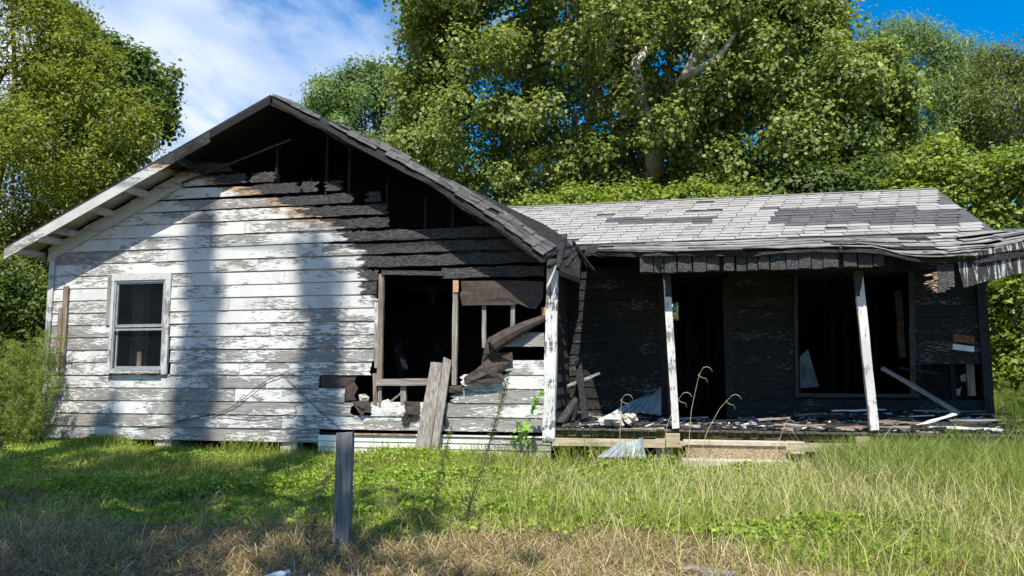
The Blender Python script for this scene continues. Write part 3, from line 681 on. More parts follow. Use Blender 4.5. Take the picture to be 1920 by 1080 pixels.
# deck, rim and piers
dk = MB()
dk.box((-1.82, 0.08, 0.33), (5.05, 0.14, 0.425)); dk.box((-1.82, 1.0, 0.3), (5.05, 1.06, 0.425)); dk.box((-1.82, 1.9, 0.3), (5.05, 1.96, 0.425))
deck = dk.build('porch_deck', M['green_x'], HOUSE)
x = -1.80
while x < 5.1:
    w = random.uniform(.095, .118); y0 = 0.02 + random.uniform(-.012, .02); z = random.uniform(-.006, .004)
    MB().box((x, y0, 0.428 + z), (x + w - .008, 1.95, DZ + z)).build('deck_board', M['deck'], deck); x += w
MB().bar(at(1036, 828, -0.05), at(1262, 832, -0.05), 0.115, 0.05, side=(0, 0, 1), n=4, jit=.003).build('porch_rim', M['tan_x'], HOUSE)
MB().bar(at(1262, 833, -0.052), at(1485, 838, -0.052), 0.10, 0.05, side=(0, 0, 1), n=4, jit=.003).build('porch_rim', M['tan_x'], HOUSE)
MB().bar(at(1470, 838, -0.11), at(1668, 842, -0.11), 0.12, 0.05, side=(0, 0, 1), n=4, jit=.003).build('porch_rim', M['tan_x'], HOUSE)
for px, py in ((1262, 823), (1618, 830)): p = at(px, py, -0.13); MB().box((p.x - .1, -.16, p.z - .12), (p.x + .1, -0.085, p.z + .08)).build('post_block', M['tan_x'], HOUSE)
for px in (1246, 1492, 1700, 1840):
    x = at(px, 850, 0.1).x; MB().bar((x, 0.16, -0.1), (x, 0.16, 0.32), 0.26, 0.26, side=(1, 0, 0), n=2, jit=.012).build('pier', M['conc'], HOUSE)
# posts
for a, b, w in (((1250, 513), (1267, 803), .108), ((1608, 510), (1639, 806), .118)):
    p0, p1 = at(*b, 0.02), at(*a, 0.02)
    MB().bar(p0, p1, w, .1, side=(1, 0, 0), n=8, jit=.004).build('porch_post', M['post_paint'], HOUSE)
    MB().bar(p0.lerp(p1, .84) + Vector((0, -.002, 0)), p1 + Vector((0, -.002, 0)), w + .006, .1, side=(1, 0, 0), n=3, jit=.003).build('scorched_post_head', M['char_ash'], HOUSE)
# header beam and vertical fascia boards
hb = MB().box((-0.42, -0.33, 2.80), (2.86, -0.16, 2.99)).build('porch_beam', M['char'], HOUSE)
x = -0.45; k = 0
while x < 2.86:
    w = random.uniform(.13, .22); zb = 2.80 + random.uniform(-.015, .008); zt = 3.035
    if k in (7, 15): zb += 0.0; x += random.choice([.02, .05])
    y0 = -0.388 + random.uniform(-.016, .014)
    if random.random() < .12: x += .04
    out = [(x, zb), (x + w * .5, zb + random.uniform(-.012, .01)), (x + w - .006, zb + random.uniform(-.006, .006)), (x + w - .006, zt), (x, zt)]
    MB().prism(out, y0, y0 + .022).build('fascia_board', M['char_ash'], hb); x += w + random.choice([.004, .012, .02]); k += 1
# the torn right end of the fascia hangs askew
hb2 = MB().bar((3.7, -.26, 2.72), (5.9, -.2, 3.2), .1, .1, n=4, jit=.01).build('porch_beam', M['char'], HOUSE)
hb2['label'] = 'torn right end of the porch beam hanging askew'
sl = 0.26; x = 3.86
while x < 5.8:
    w = random.uniform(.15, .22); z0_ = 2.47 + (x - 3.86) * sl + (random.uniform(-.03, .02)); hgt = 0.42 + random.uniform(-.03, .03)
    lean = .07
    out = [(x + lean, z0_), (x + w + lean - .008, z0_ + w * sl), (x + w - .008, z0_ + hgt + w * sl), (x, z0_ + hgt)]
    MB().prism(out, -0.42 + random.uniform(-.012, .012), -0.39).build('fascia_board', M['streak'], hb2); x += w
m = MB()
for k in range(9):
    p = at(1764 + random.uniform(-6, 8), 512 + k * 4.2, -0.34); q = at(1738 + random.uniform(-8, 14) + (k > 5) * 12, 517 + k * 3.9, -0.42); m.bar(p, q, .05, .04, n=3, jit=.012, taper=.5)
m.build('splintered_beam_end', M['rot'], HOUSE)
m = MB()
for k in range(3): m.bar(at(1762 + k * 9, 492, -0.36), at(1766 + k * 9, 548 - 5 * k, -0.42), .085, .02, n=3, jit=.006)
m.build('splintered_board_end', M['char_ash'], HOUSE)
m = MB()
for k in range(5): m.bar(at(1652 + 6 * k, 472, -.3), at(1655 + 6 * k + random.uniform(-4, 4), 498 + random.uniform(-8, 6), -.3), .05, .04, n=3, jit=.015)
m.build('splintered_board_end', M['black'], HOUSE)

# ---- main roof over the porch side
RY, RZ, BY, BZ = 4.47, 4.93, 1.75, 3.60
SLP = math.atan2(RZ - BZ, RY - BY); nrm = Vector((0, -math.sin(SLP), math.cos(SLP)))
mr = MB().add([(-4.2, BY, BZ), (5.2, BY, BZ), (5.2, RY, RZ), (-4.2, RY, RZ), (5.2, 7.6, 3.4), (-4.2, 7.6, 3.4)] + [(-4.2, BY, BZ - .09), (5.2, BY, BZ - .09), (5.2, RY, RZ - .1), (-4.2, RY, RZ - .1), (5.2, 7.6, 3.3), (-4.2, 7.6, 3.3)],
              [(0, 1, 2, 3), (3, 2, 4, 5), (6, 9, 8, 7), (9, 11, 10, 8), (0, 6, 7, 1), (1, 7, 8, 2), (2, 8, 10, 4), (5, 4, 10, 11), (0, 3, 9, 6), (3, 5, 11, 9)])
mroof = mr.build('main_roof', M['sh_dark'], HOUSE)
mroof['label'] = 'pale shingled roof with dark bare patches'
MB().box((-3.5, RY - .05, RZ + .012), (5.2, RY + .06, RZ + .03)).build('ridge_cap', M['sh_pale'], mroof)
def tab_mesh(mat, w, h, seed):
    random.seed(seed); m = MB(); j = lambda s: random.uniform(-s, s)
    t = .009
    v = [(-w / 2 + j(.006), -h / 2 + j(.01), .006), (w / 2 + j(.006), -h / 2 + j(.01), .006), (w / 2 + j(.004), h / 2, 0), (-w / 2 + j(.004), h / 2, 0)]
    m.add(v + [(a, b, c + t) for a, b, c in v], [(3, 2, 1, 0), (4, 5, 6, 7), (0, 1, 5, 4), (1, 2, 6, 5), (2, 3, 7, 6), (3, 0, 4, 7)])
    me = D.meshes.new('shingle'); me.from_pydata(m.v, [], m.f); me.materials.append(mat); return me
TW, TH_, NR = 0.355, 0.178, 17
pale = [tab_mesh(M['sh_pale'], TW - .012, TH_ + .004, s) for s in range(6)]; dark = [tab_mesh(M['sh_dark'], TW - .008, TH_ + .004, 20 + s) for s in range(3)]
M['sh_mid'] = shingle_mat('weathered_grey_shingle', (0.19, 0.184, 0.176), (0.28, 0.27, 0.26), 0.4, (0.07, 0.07, 0.07))
grey = [tab_mesh(M['sh_mid'], TW - .01, TH_ + .004, 30 + s) for s in range(3)]
random.seed(11)
length = math.hypot(RY - BY, RZ - BZ); cnt = 0; rest = {}
for r in range(NR):
    s = (r + .5) * length / NR; yy = lerp(BY, RY, s / length); zz_ = lerp(BZ, RZ, s / length)
    x = lerp(-1.55, -3.45, r / (NR - 1)) + (r % 2) * TW * .5 + random.uniform(-.03, .03)
    while x < 5.2 - TW * .4:
        px, py = pr((x, yy, zz_)); me = random.choice(pale)
        if (1442 < px < 1785 and 387 + (1785 - px) * .012 < py < 423 and not (px > 1700 and py < 394)) or (1135 < px < 1345 and 409 + (1240 - px) * .02 < py < 420): me = random.choice(dark)
        elif random.random() < .08: me = random.choice(grey)
        if random.random() < .018 and me not in dark: x += TW; continue
        wx_ = min(x, 5.2 - TW / 2)
        loc_ = Vector((wx_, yy, zz_)) + nrm * random.uniform(.004, .010); rot_ = (SLP - .025 + random.uniform(-.02, .015), random.uniform(-.012, .012), random.uniform(-.008, .008))
        if cnt < 300:                                     # the nearest courses tab by tab
            o = D.objects.new('shingle', me); link(o, mroof); o.location = loc_ - wloc(mroof); o.rotation_euler = rot_; WL[o.name] = loc_
        else:
            mt_ = me.materials[0]; mm_ = Matrix.Translation(loc_) @ __import__('mathutils').Euler(rot_).to_matrix().to_4x4()
            rest.setdefault(mt_.name, (mt_, MB()))[1].add([mm_ @ v.co for v in me.vertices], [tuple(p.vertices) for p in me.polygons])
        cnt += 1; x += TW
for mt_, mb_ in rest.values(): mb_.build('upper_shingles', mt_, mroof)['kind'] = 'stuff'

# ---- porch roof: shallow, sagging, covered with curled shingle strips
EAVE = [(-1.5, 3.06), (-.48, 3.08), (1.08, 3.06), (2.33, 3.06), (2.87, 3.03), (3.17, 2.91), (3.48, 2.865), (3.94, 2.87), (4.11, 2.86), (4.39, 2.92), (4.69, 2.94), (5.6, 3.22)]
def eave_y(x): return -0.45 if x > -.45 else lerp(-0.45, 0.75, min(1, (-.45 - x) / .75))
def prz(x, v):
    """porch roof height: v = 0 at the eave, 1 at the main roof"""
    e = interp(EAVE, x); b = BZ - .02 + (0.04 * max(0, x - 4.6)); sag = -0.05 * math.sin(math.pi * v) * (1 + .5 * math.sin(x * 1.7))
    if x < -.45: e = lerp(3.08, 3.3, min(1, (-.45 - x) / .75))
    return lerp(e, b, max(v, 0.0) ** 1.15) + sag
def prp(x, v, d=0.0): ey = eave_y(x); return Vector((x, lerp(ey, BY, v), prz(x, v) + d))
xs = [-1.45 + k * .215 for k in range(34)]; vv = [0, .12, .3, .5, .75, 1.0]; vs = []
for x in xs:
    for v in vv: p = prp(x, v); p.y += random.uniform(-.03, .02) * (v == 0); vs += [p, p - Vector((0, random.uniform(-.02, .03) * (v == 0), .045 + (random.uniform(-.01, .04) if v == 0 else 0)))]
fs = []; n2 = 2 * len(vv)
for i in range(len(xs) - 1):
    a, b = i * n2, (i + 1) * n2
    for k in range(len(vv) - 1): fs += [(a + 2 * k, b + 2 * k, b + 2 * k + 2, a + 2 * k + 2), (a + 2 * k + 1, a + 2 * k + 3, b + 2 * k + 3, b + 2 * k + 1)]
    fs += [(a, a + 1, b + 1, b)]
e = (len(xs) - 1) * n2
fs += [tuple([2 * k for k in range(len(vv))] + [2 * k + 1 for k in range(len(vv) - 1, -1, -1)]), tuple([e + 2 * k + 1 for k in range(len(vv))] + [e + 2 * k for k in range(len(vv) - 1, -1, -1)])]
proof = MB().add(vs, fs).build('porch_roof', M['char'], HOUSE)
proof['label'] = 'sagging porch roof covered with warped weathered shingle strips'
for r in range(13):
    v0 = r / 13 - .02; x = -1.3 + random.uniform(0, .5)
    while x < 5.7:
        L = random.uniform(.7, 2.4) if x < 2.4 else random.uniform(.3, .9); tilt_ = random.uniform(-.03, .03) * (x > 2.4); x1 = min(x + L, 5.72); n = max(3, int((x1 - x) / .18)); vs = []; ph = random.uniform(0, 6)
        wid = 1 / 13 * random.uniform(.95, 1.5); lift = random.uniform(.004, .022) + (random.uniform(0, .03) if x > 2.2 else 0)
        for k in range(n + 1):
            xx = lerp(x, x1, k / n); wob = .012 * math.sin(xx * 3.1 + ph) + random.uniform(-.006, .006)
            a = prp(xx, max(-.035, v0 + wob + tilt_ * (k / n - .5)), lift + .010 + random.uniform(0, .012)); b = prp(xx, min(1.02, v0 + wid + wob), lift * .5 + .006)
            vs += [a, b, a - Vector((0, 0, .011)), b - Vector((0, 0, .011))]
        fs = []
        for k in range(n):
            q = 4 * k; fs += [(q, q + 4, q + 5, q + 1), (q + 2, q + 3, q + 7, q + 6), (q, q + 2, q + 6, q + 4), (q + 1, q + 5, q + 7, q + 3)]
        fs += [(0, 1, 3, 2), (4 * n, 4 * n + 2, 4 * n + 3, 4 * n + 1)]
        MB().add(vs, fs).build('shingle_strip', random.choice([M['sh_warp']] * 4 + [M['sh_grey'], M['sh_mid'], M['sh_mid'] if x < 2.5 else M['char']]), proof); x = x1 + random.uniform(-.05, .06)
for k in range(8):
    p = prp(random.uniform(-1.4, -.4), .05, -.03); MB().bar(p, p + Vector((random.uniform(.1, .5), random.uniform(-.25, .1), random.uniform(-.12, -.02))), .05, .015, n=3, jit=.01).build('roof_lath', random.choice([M['char'], M['char_ash'], M['rot']]), proof)

# ================================================================== things around and on the house
def planks(name, label, cat, p0, p1, w, h, mat, group=None, side=None, n=4, jit=.004, taper=1.0):
    o = MB().bar(p0, p1, w, h, side=side, n=n, jit=jit, taper=taper).build(name, mat); return tag(o, label, cat, group)
# two weathered boards leaning under the burned window
def leaning(b0, b1, t0, t1, yb, yt, th, label):
    B0, B1, T0, T1 = at(*b0, yb), at(*b1, yb), at(*t0, yt), at(*t1, yt)
    B0.z = B1.z = min(B0.z, B1.z) - .12
    n = 6; vs = []
    for k in range(n + 1):
        l, r = B0.lerp(T0, k / n), B1.lerp(T1, k / n)
        if k == n: l.z += .03
        j = lambda: Vector((random.uniform(-.004, .004), 0, 0))
        l += j(); r += j(); vs += [l, r, r + Vector((0, th, 0)), l + Vector((0, th, 0))]
    fs = [(3, 2, 1, 0), tuple(4 * n + i for i in range(4))]
    for i in range(n):
        for a in range(4): b = (a + 1) % 4; fs.append((4 * i + a, 4 * i + b, 4 * i + 4 + b, 4 * i + 4 + a))
    return tag(MB().add(vs, fs).build('leaning_board', M['grey_z']), label, 'board', 'boards leaning under the burned window')
leaning((773, 846), (803, 850), (808, 682), (829, 680), -.42, -.13, .04, 'wide grey weathered board leaning at the burned window, left one of the pair')
leaning((801, 850), (818, 850), (832, 673), (846, 676), -.36, -.11, .05, 'narrow grey weathered board leaning behind the wide one at the burned window')
planks('nailed_board', 'tall brown weathered board nailed on the white siding left of the window', 'board', at(114, 705, -.06), at(125, 537, -.05), .105, .03, M['brown_z'], side=(1, 0, 0))
planks('nailed_board', 'short brown board nailed beside the taller one at the house corner', 'board', at(108, 690, -.09), at(114, 577, -.075), .08, .025, M['brown_z'], side=(1, 0, 0))
# grey post in the grass
pb = gnd(640, 1030); pb.z = -.25
ptop = pb.copy(); tp = at(646, 811, pb.y); ptop = Vector((tp.x, pb.y + .02, tp.z))
fp = MB().bar(pb, ptop, .118, .118, side=(.97, .22, 0), n=14, jit=.0045).build('wooden_post', M['post_grey'])
tag(fp, 'square grey weathered wooden post standing alone in the grass', 'post')
# cables
def cable(name, label, pts, r, mat=M['rubber'], sm=5):
    P = [Vector(p) for p in pts]; out = []
    for i in range(len(P) - 1):
        p0, p1, p2, p3 = P[max(i - 1, 0)], P[i], P[i + 1], P[min(i + 2, len(P) - 1)]
        for k in range(sm):
            t = k / sm; out.append(.5 * ((2 * p1) + (p2 - p0) * t + (2 * p0 - 5 * p1 + 4 * p2 - p3) * t * t + (3 * p1 - p0 - 3 * p2 + p3) * t ** 3))
    out.append(P[-1]); return tag(MB().tube(out, [r] * len(out), 5).build(name, mat), label, 'cable')
cable('loose_cable', 'thin black cable drooping in a peak across the lower white siding', [at(x, y, -.045) for x, y in ((330, 790), (400, 776), (440, 760), (490, 720), (520, 705), (532, 703), (548, 720), (590, 762), (640, 806))], .006)
cable('loose_cable', 'thin black cable sagging in a low loop along the white siding', [at(x, y, -.045) for x, y in ((250, 800), (330, 792), (400, 778), (470, 783), (530, 778), (553, 774), (554, 762))], .005)
def up_sun(x, z, t): return (x + S.x * t, S.y * t, z + S.z * t)
cable('overhead_cable', 'power cable crossing high in front of the house whose shadow lines the siding', [up_sun(-16, 4.4, 10), up_sun(-9.6, 3.72, 10), up_sun(-5.6, 3.42, 10), up_sun(4, 3.6, 10)], .022)
cable('overhead_cable', 'overhead cable running from the trees to the roof edge at upper left', [(-40, 9, 10.5), (-28, 5.2, 7.2), tuple(at(0, 368, 2.6)), tuple(at(100, 392, 1.0)), (-10.4, .4, 4.0)], .012, M['rubber'])
# concrete steps
st = thing('concrete_steps', 'old concrete steps with pebbled face in front of the porch', 'steps', at(1384, 870, -.3))
a, b = at(1285, 850, -.12), at(1468, 850, -.12)
MB().box((a.x, -.46, -.05), (b.x, -.145, .285)).build('upper_step', M['pebble'], st)
MB().box((a.x - .03, -.49, .287), (b.x + .02, -.142, .335)).build('tread', M['conc'], st)
MB().box((a.x - .05, -.86, -.1), (b.x + .03, -.465, .10)).build('lower_step', M['conc'], st)
# roofing metal
def corr(name, label, c0, c1, c2, c3, ribs=7, dep=.018):
    """corrugated sheet spanned by corners c0 c1 (near edge) and c3 c2 (far edge)"""
    n = ribs * 4; vs = []
    for v in (0, .33, .66, 1):
        for k in range(n + 1):
            u = k / n; p = c0.lerp(c1, u).lerp(c3.lerp(c2, u), v); nn = (c1 - c0).cross(c3 - c0).normalized()
            vs.append(p + nn * dep * (1 if k % 4 in (0, 1) else -1) * .5 + nn * .03 * math.sin(3 * v + 4 * u))
    m1 = n + 1; fs = [(r * m1 + k, r * m1 + k + 1, (r + 1) * m1 + k + 1, (r + 1) * m1 + k) for r in range(3) for k in range(n)]
    k0 = len(vs); nn = (c1 - c0).cross(c3 - c0).normalized(); vs += [v - nn * .004 for v in vs]; fs += [tuple(q + k0 for q in f[::-1]) for f in fs]
    return tag(MB().add(vs, fs).build(name, M['metal']), label, 'metal sheet')
corr('metal_sheet', 'bent grey roofing metal sheet leaning against the black porch wall', at(1145, 776, 1.25), at(1240, 776, 1.3), at(1240, 727, 1.85), at(1205, 745, 1.8))
corr('metal_sheet', 'pale roofing metal sheet lying in the grass at the porch edge', gnd(1120, 858, .1), gnd(1215, 862, .02), at(1203, 822, -.1), at(1165, 828, -.1))
# burnt timber heap in the porch corner
def heap(p0, p1, y0, y1, w, h, mat, label, group='burnt timbers heaped in the porch corner'):
    return planks('burnt_timber', label, 'timber', at(*p0, y0), at(*p1, y1), w, h, mat, group, n=6, jit=.01)
heap((1084, 676), (1098, 785), 1.0, .7, .11, .07, M['char'], 'black charred upright beam leaning in the left corner of the porch')
heap((1062, 725), (1124, 700), .9, 1.1, .10, .04, M['grey_x'], 'grey broken board crossing the charred upright beam in the porch corner')
heap((1072, 790), (1090, 702), .8, 1.3, .10, .05, M['char'], 'charred stick slanting behind the upright beam in the porch corner')
heap((1050, 795), (1090, 735), .5, 1.2, .12, .06, M['char_ash'], 'ash grey charred plank lowest in the porch corner by the side wall')
# rags and rubble
def rag(name, label, px, py, Y, sx, sz, mat, seed, cat='rag'):
    random.seed(seed); c = at(px, py, Y); vs = []; fs = []; nu, nv = 12, 7
    for i in range(nv + 1):
        for k in range(nu):
            th, ph = 2 * math.pi * k / nu, math.pi * i / nv
            rr = 1 + .38 * math.sin(3 * th + seed + 2 * ph) * math.sin(ph) + random.uniform(-.25, .25)
            vs.append(c + Vector((sx * rr * math.cos(th) * math.sin(ph), .16 * rr * math.sin(th) * math.sin(ph), sz * rr * (-math.cos(ph)) + sz * .8)))
    for i in range(nv):
        for k in range(nu): l = (k + 1) % nu; fs.append((i * nu + k, i * nu + l, (i + 1) * nu + l, (i + 1) * nu + k))
    return tag(MB().add(vs, fs).build(name, mat), label, cat)
rag('crumpled_rag', 'crumpled dirty white cloth lying among rubble at the porch edge', 1152, 797, .25, .20, .09, M['rag'], 3)
rag('crumpled_rag', 'small dirty white cloth bundle right of the larger one on the porch', 1180, 793, .32, .12, .08, M['rag'], 5)
random.seed(21)
GP = 'charred planks strewn over the porch deck'; seen_lab = set()
for k in range(96):
    x = random.uniform(-1.5, 4.9) if k < 52 else random.uniform(1.4, 5.0); y = random.uniform(.1, 1.7); rightness = max(0, (x - 1.0) / 4)
    L = random.uniform(.25, .9) * (1 + .6 * rightness); an = random.gauss(0, .28) if random.random() < .8 else random.uniform(0, 3.1)
    z = DZ + .012 + random.uniform(0, .05) + (.04 if k < 52 else .10) * rightness * random.random() + max(0, (y - .35) / 1.62) ** 1.3 * (.07 + .10 * min(1, max(0, (x - .9) / 2))) * (.4 if .15 < x < 1.0 else 1.1)
    dx, dy = math.cos(an) * L / 2, math.sin(an) * L / 2
    if y - abs(dy) < .02: y = abs(dy) + .04
    kk = random.choice(['char', 'char', 'char_ash', 'grey_x', 'rot', 'white' if random.random() < .4 else 'char_ash']); mat = M[kk]
    o = MB().bar((x - dx, y - dy, z + random.uniform(-.012, .012)), (x + dx, y + dy, z + random.uniform(0, .04)), random.uniform(.04, .13), random.uniform(.012, .03), n=3, jit=.008).build('charred_plank', mat)
    pxk = pr((x, y, z))[0]; zone = next(n_ for lim, n_ in ((1150, 'in the left corner of the porch'), (1262, 'just left of the first porch post'), (1370, 'in front of the doorway'), (1495, 'below the wall right of the doorway'), (1640, 'below the porch window'), (1720, 'just right of the leaning post'), (3000, 'at the right end of the porch')) if pxk < lim)
    hue = {'char': 'black charred', 'char_ash': 'ash grey charred', 'grey_x': 'grey weathered', 'rot': 'brown splintered', 'white': 'whitish'}[kk]
    lab_ = ('long ' if L > .85 else 'short ' if L < .5 else '') + hue + ' plank ' + ('at the edge ' if y < .6 else 'against the wall ' if y > 1.3 else 'mid deck ') + zone
    if lab_ in seen_lab: D.objects.remove(o); continue
    seen_lab.add(lab_); tag(o, lab_, 'plank', GP)
for p0, p1, y0, y1, w, h, mt, lab in (((1655, 690), (1800, 775), 1.7, 1.2, .17, .05, 'grey_x', 'long grey scorched beam sloping down right of the porch window'),
        ((1685, 690), (1760, 702), 1.75, 1.8, .09, .03, 'char', 'black splintered board sticking out of the porch window at its right side'),
        ((1740, 800), (1880, 806), .25, .3, .12, .03, 'white', 'long pale board poking past the right end of the porch'),
        ((1640, 790), (1850, 800), .45, .5, .10, .03, 'rot', 'brown board lying along the right end of the porch deck'),
        ((1720, 798), (1790, 776), .3, .7, .08, .02, 'white', 'pale split board propped on rubble at the right end of the porch'),
        ((1160, 806), (1245, 803), .12, .14, .07, .03, 'tan_x', 'pale narrow board lying at the front edge of the porch left of the post'),
        ((1560, 770), (1660, 768), 1.5, 1.6, .1, .02, 'white', 'white flat board on rubble below the porch window'),
        ((1420, 787), (1480, 784), .9, 1.0, .12, .03, 'grey_x', 'grey plank lying on the porch deck in front of the black wall')):
    planks('loose_board', lab, 'board', at(*p0, y0), at(*p1, y1), w, h, M[mt], n=5, jit=.008)
rngd = np.random.default_rng(50); nch = 2600; m = MB()
chips = {'char': MB(), 'char_ash': MB(), 'white': MB()}
for k in range(1500):
    xx = rngd.uniform(-1.7, 4.95); yy = rngd.uniform(.05, 1.9); l = rngd.uniform(.02, .13); an = rngd.uniform(0, 3.14) if k % 2 else rngd.normal(0, .3); z = DZ + .012 + rngd.uniform(0, .04) + max(0, (yy - .35) / 1.62) ** 1.3 * (.07 + .10 * min(1, max(0, (xx - .9) / 2))) * (.4 if .15 < xx < 1.0 else 1.1)
    d_ = Vector((math.cos(an) * l, math.sin(an) * l, rngd.uniform(-.2, .4) * l)); yy = max(yy, .06 + abs(d_.y)); chips[('char', 'char_ash', 'char', 'char_ash', 'white', 'char')[k % 6]].bar(Vector((xx, yy, z)), Vector((xx, yy, z)) + d_, rngd.uniform(.01, .045), rngd.uniform(.004, .012), jit=.004)
gx = np.linspace(-1.75, 4.9, 96); gy = np.linspace(.35, 1.97, 22); GX, GY = np.meshgrid(gx, gy); vg = (GY - .35) / 1.62
HZ = DZ + .004 + vg ** 1.3 * (.07 + .10 * np.clip((GX - .9) / 2, 0, 1) + .06 * (GX < -.9)) * (1 + .35 * np.sin(GX * 5.1 + 1) * np.sin(GY * 6)) + rngd.uniform(-.012, .022, GX.shape) * (vg > .04)
HZ = np.where((GX > .15) & (GX < 1.0), DZ + .004 + (HZ - DZ) * .4, HZ)
Vh = np.stack([GX, GY, HZ], -1).reshape(-1, 3); ii, jj = np.meshgrid(np.arange(95), np.arange(21)); a_ = (jj * 96 + ii).ravel()
tag(big_mesh('ash_heap', Vh, np.stack([a_, a_ + 1, a_ + 97, a_ + 96], 1), None, M['heap']), 'low heap of black ash and char against the porch wall', 'ash', kind='stuff')
for kk, nm in (('char', 'black'), ('char_ash', 'grey'), ('white', 'whitish')): tag(chips[kk].build('burnt_rubble', M[kk]), nm + ' splinters and ash rubble scattered over the porch deck', 'rubble', kind='stuff')
bx = thing('wall_block', 'brown and white broken board block hanging on the black wall at right', 'board', at(1806, 658, YW - .08))
MB().bar(at(1786, 650, YW - .06), at(1826, 655, YW - .06), .09, .05, side=(0, 0, 1), n=2, jit=.003).build('white_face', M['white'], bx)
MB().bar(at(1786, 633, YW - .07), at(1826, 637, YW - .06), .12, .06, side=(0, 0, 1), n=4, jit=.012).build('brown_face', plain('rust_brown_board', (.10, .045, .02), (.2, .10, .05)), bx)
# small things in the foreground
p = gnd(1330, 1073); planks('flat_board', 'flat grey weathered board lying in dry grass at the bottom edge', 'board', gnd(1285, 1066, .05), gnd(1378, 1080, .06), .10, .025, M['grey_x'], jit=.006)
p = gnd(527, 1079, .03)
cap = thing('bottle', 'pale plastic bottle lying in the dry grass at the bottom edge', 'bottle', p)
MB().tube([p + Vector((-.03, -.16, .0)), p + Vector((-.012, -.06, 0)), p, p + Vector((.006, .03, .004)), p + Vector((.01, .05, .004))], [.033, .033, .03, .016, .014], 12).build('body', plain('cloudy_plastic', (.5, .58, .66), (.7, .76, .8), 4, .3), cap, smooth=True)
MB().tube([p + Vector((.0102, .051, .004)), p + Vector((.014, .07, .005))], [.016, .016], 12).build('cap', plain('pale_blue_cap', (.4, .6, .75), (.5, .7, .85), 4, .4), cap)
# blue portable box far left behind the weeds
bp = at(44, 655, 10); bp.z = 0
bl = thing('blue_cabin', 'blue cabin with a white sign and red stripe far off beyond the weeds at left', 'cabin', bp)
bm_ = plain('blue_plastic', (.01, .07, .28), (.02, .12, .42), 3, .5, .05)
MB().bar(bp, bp + Vector((0, 0, 2.15)), .62, .62, side=(1, 0, 0), n=2).build('body', bm_, bl)
MB().bar(bp + Vector((0, 0, 2.15)), bp + Vector((0, 0, 2.25)), .68, .68, side=(1, 0, 0)).build('lid', bm_, bl)
MB().box((bp.x - .12, bp.y - .335, 1.95), (bp.x + .15, bp.y - .312, 2.08)).build('sign', M['white'], bl)
MB().box((bp.x - .16, bp.y - .335, 1.5), (bp.x - .08, bp.y - .312, 1.92)).build('stripe', plain('red_paint', (.3, .02, .02), (.4, .04, .03)), bl)

# ================================================================== vegetation
def rand_unit(n, rng):
    v = rng.normal(size=(n, 3)); return v / np.linalg.norm(v, axis=1, keepdims=True)
def leaves(P, Nn, size, aspect, rng, cols, colw, fold=.15, cvar=.22, droop=0.0):
    """leaf blades at P facing Nn; returns verts, quads, colours"""
    n = len(P); Nn = Nn / np.linalg.norm(Nn, axis=1, keepdims=True)
    r = rand_unit(n, rng); r[:, 2] -= droop; T = np.cross(Nn, r); T /= np.linalg.norm(T, axis=1, keepdims=True) + 1e-9
    if droop: 
        T = r - Nn * (r * Nn).sum(1, keepdims=True); T /= np.linalg.norm(T, axis=1, keepdims=True) + 1e-9
    B = np.cross(Nn, T); L = (size * (.5 + 1.05 * rng.uniform(0, 1, n) ** 1.2))[:, None]; W = L * aspect
    tip = P + T * L * .5 - Nn * L * fold; base = P - T * L * .5 - Nn * L * fold
    V = np.stack([base, P + B * W * .5 + T * L * .06, tip, P - B * W * .5 + T * L * .06], 1).reshape(-1, 3)
    Q = np.arange(4 * n).reshape(-1, 4)
    ci = rng.choice(len(cols), n, p=np.array(colw) / sum(colw)); c = np.array(cols)[ci] * rng.uniform(1 - cvar, 1 + cvar, (n, 1)) * rng.uniform(.94, 1.06, (n, 3))
    return V, Q, np.repeat(c, 4, 0)
def inside(poly, x, y):
    poly = np.array(poly, float); x0, y0 = poly[:, 0], poly[:, 1]; x1, y1 = np.roll(x0, -1), np.roll(y0, -1)
    X, Y = x[:, None], y[:, None]; c = ((y0 > Y) != (y1 > Y)) & (X < (x1 - x0) * (Y - y0) / (y1 - y0 + 1e-9) + x0)
    ins = c.sum(1) % 2 == 1
    dx, dy = x1 - x0, y1 - y0; t = np.clip(((X - x0) * dx + (Y - y0) * dy) / (dx * dx + dy * dy + 1e-9), 0, 1)
    d = np.sqrt((X - x0 - t * dx) ** 2 + (Y - y0 - t * dy) ** 2).min(1)
    return ins, d
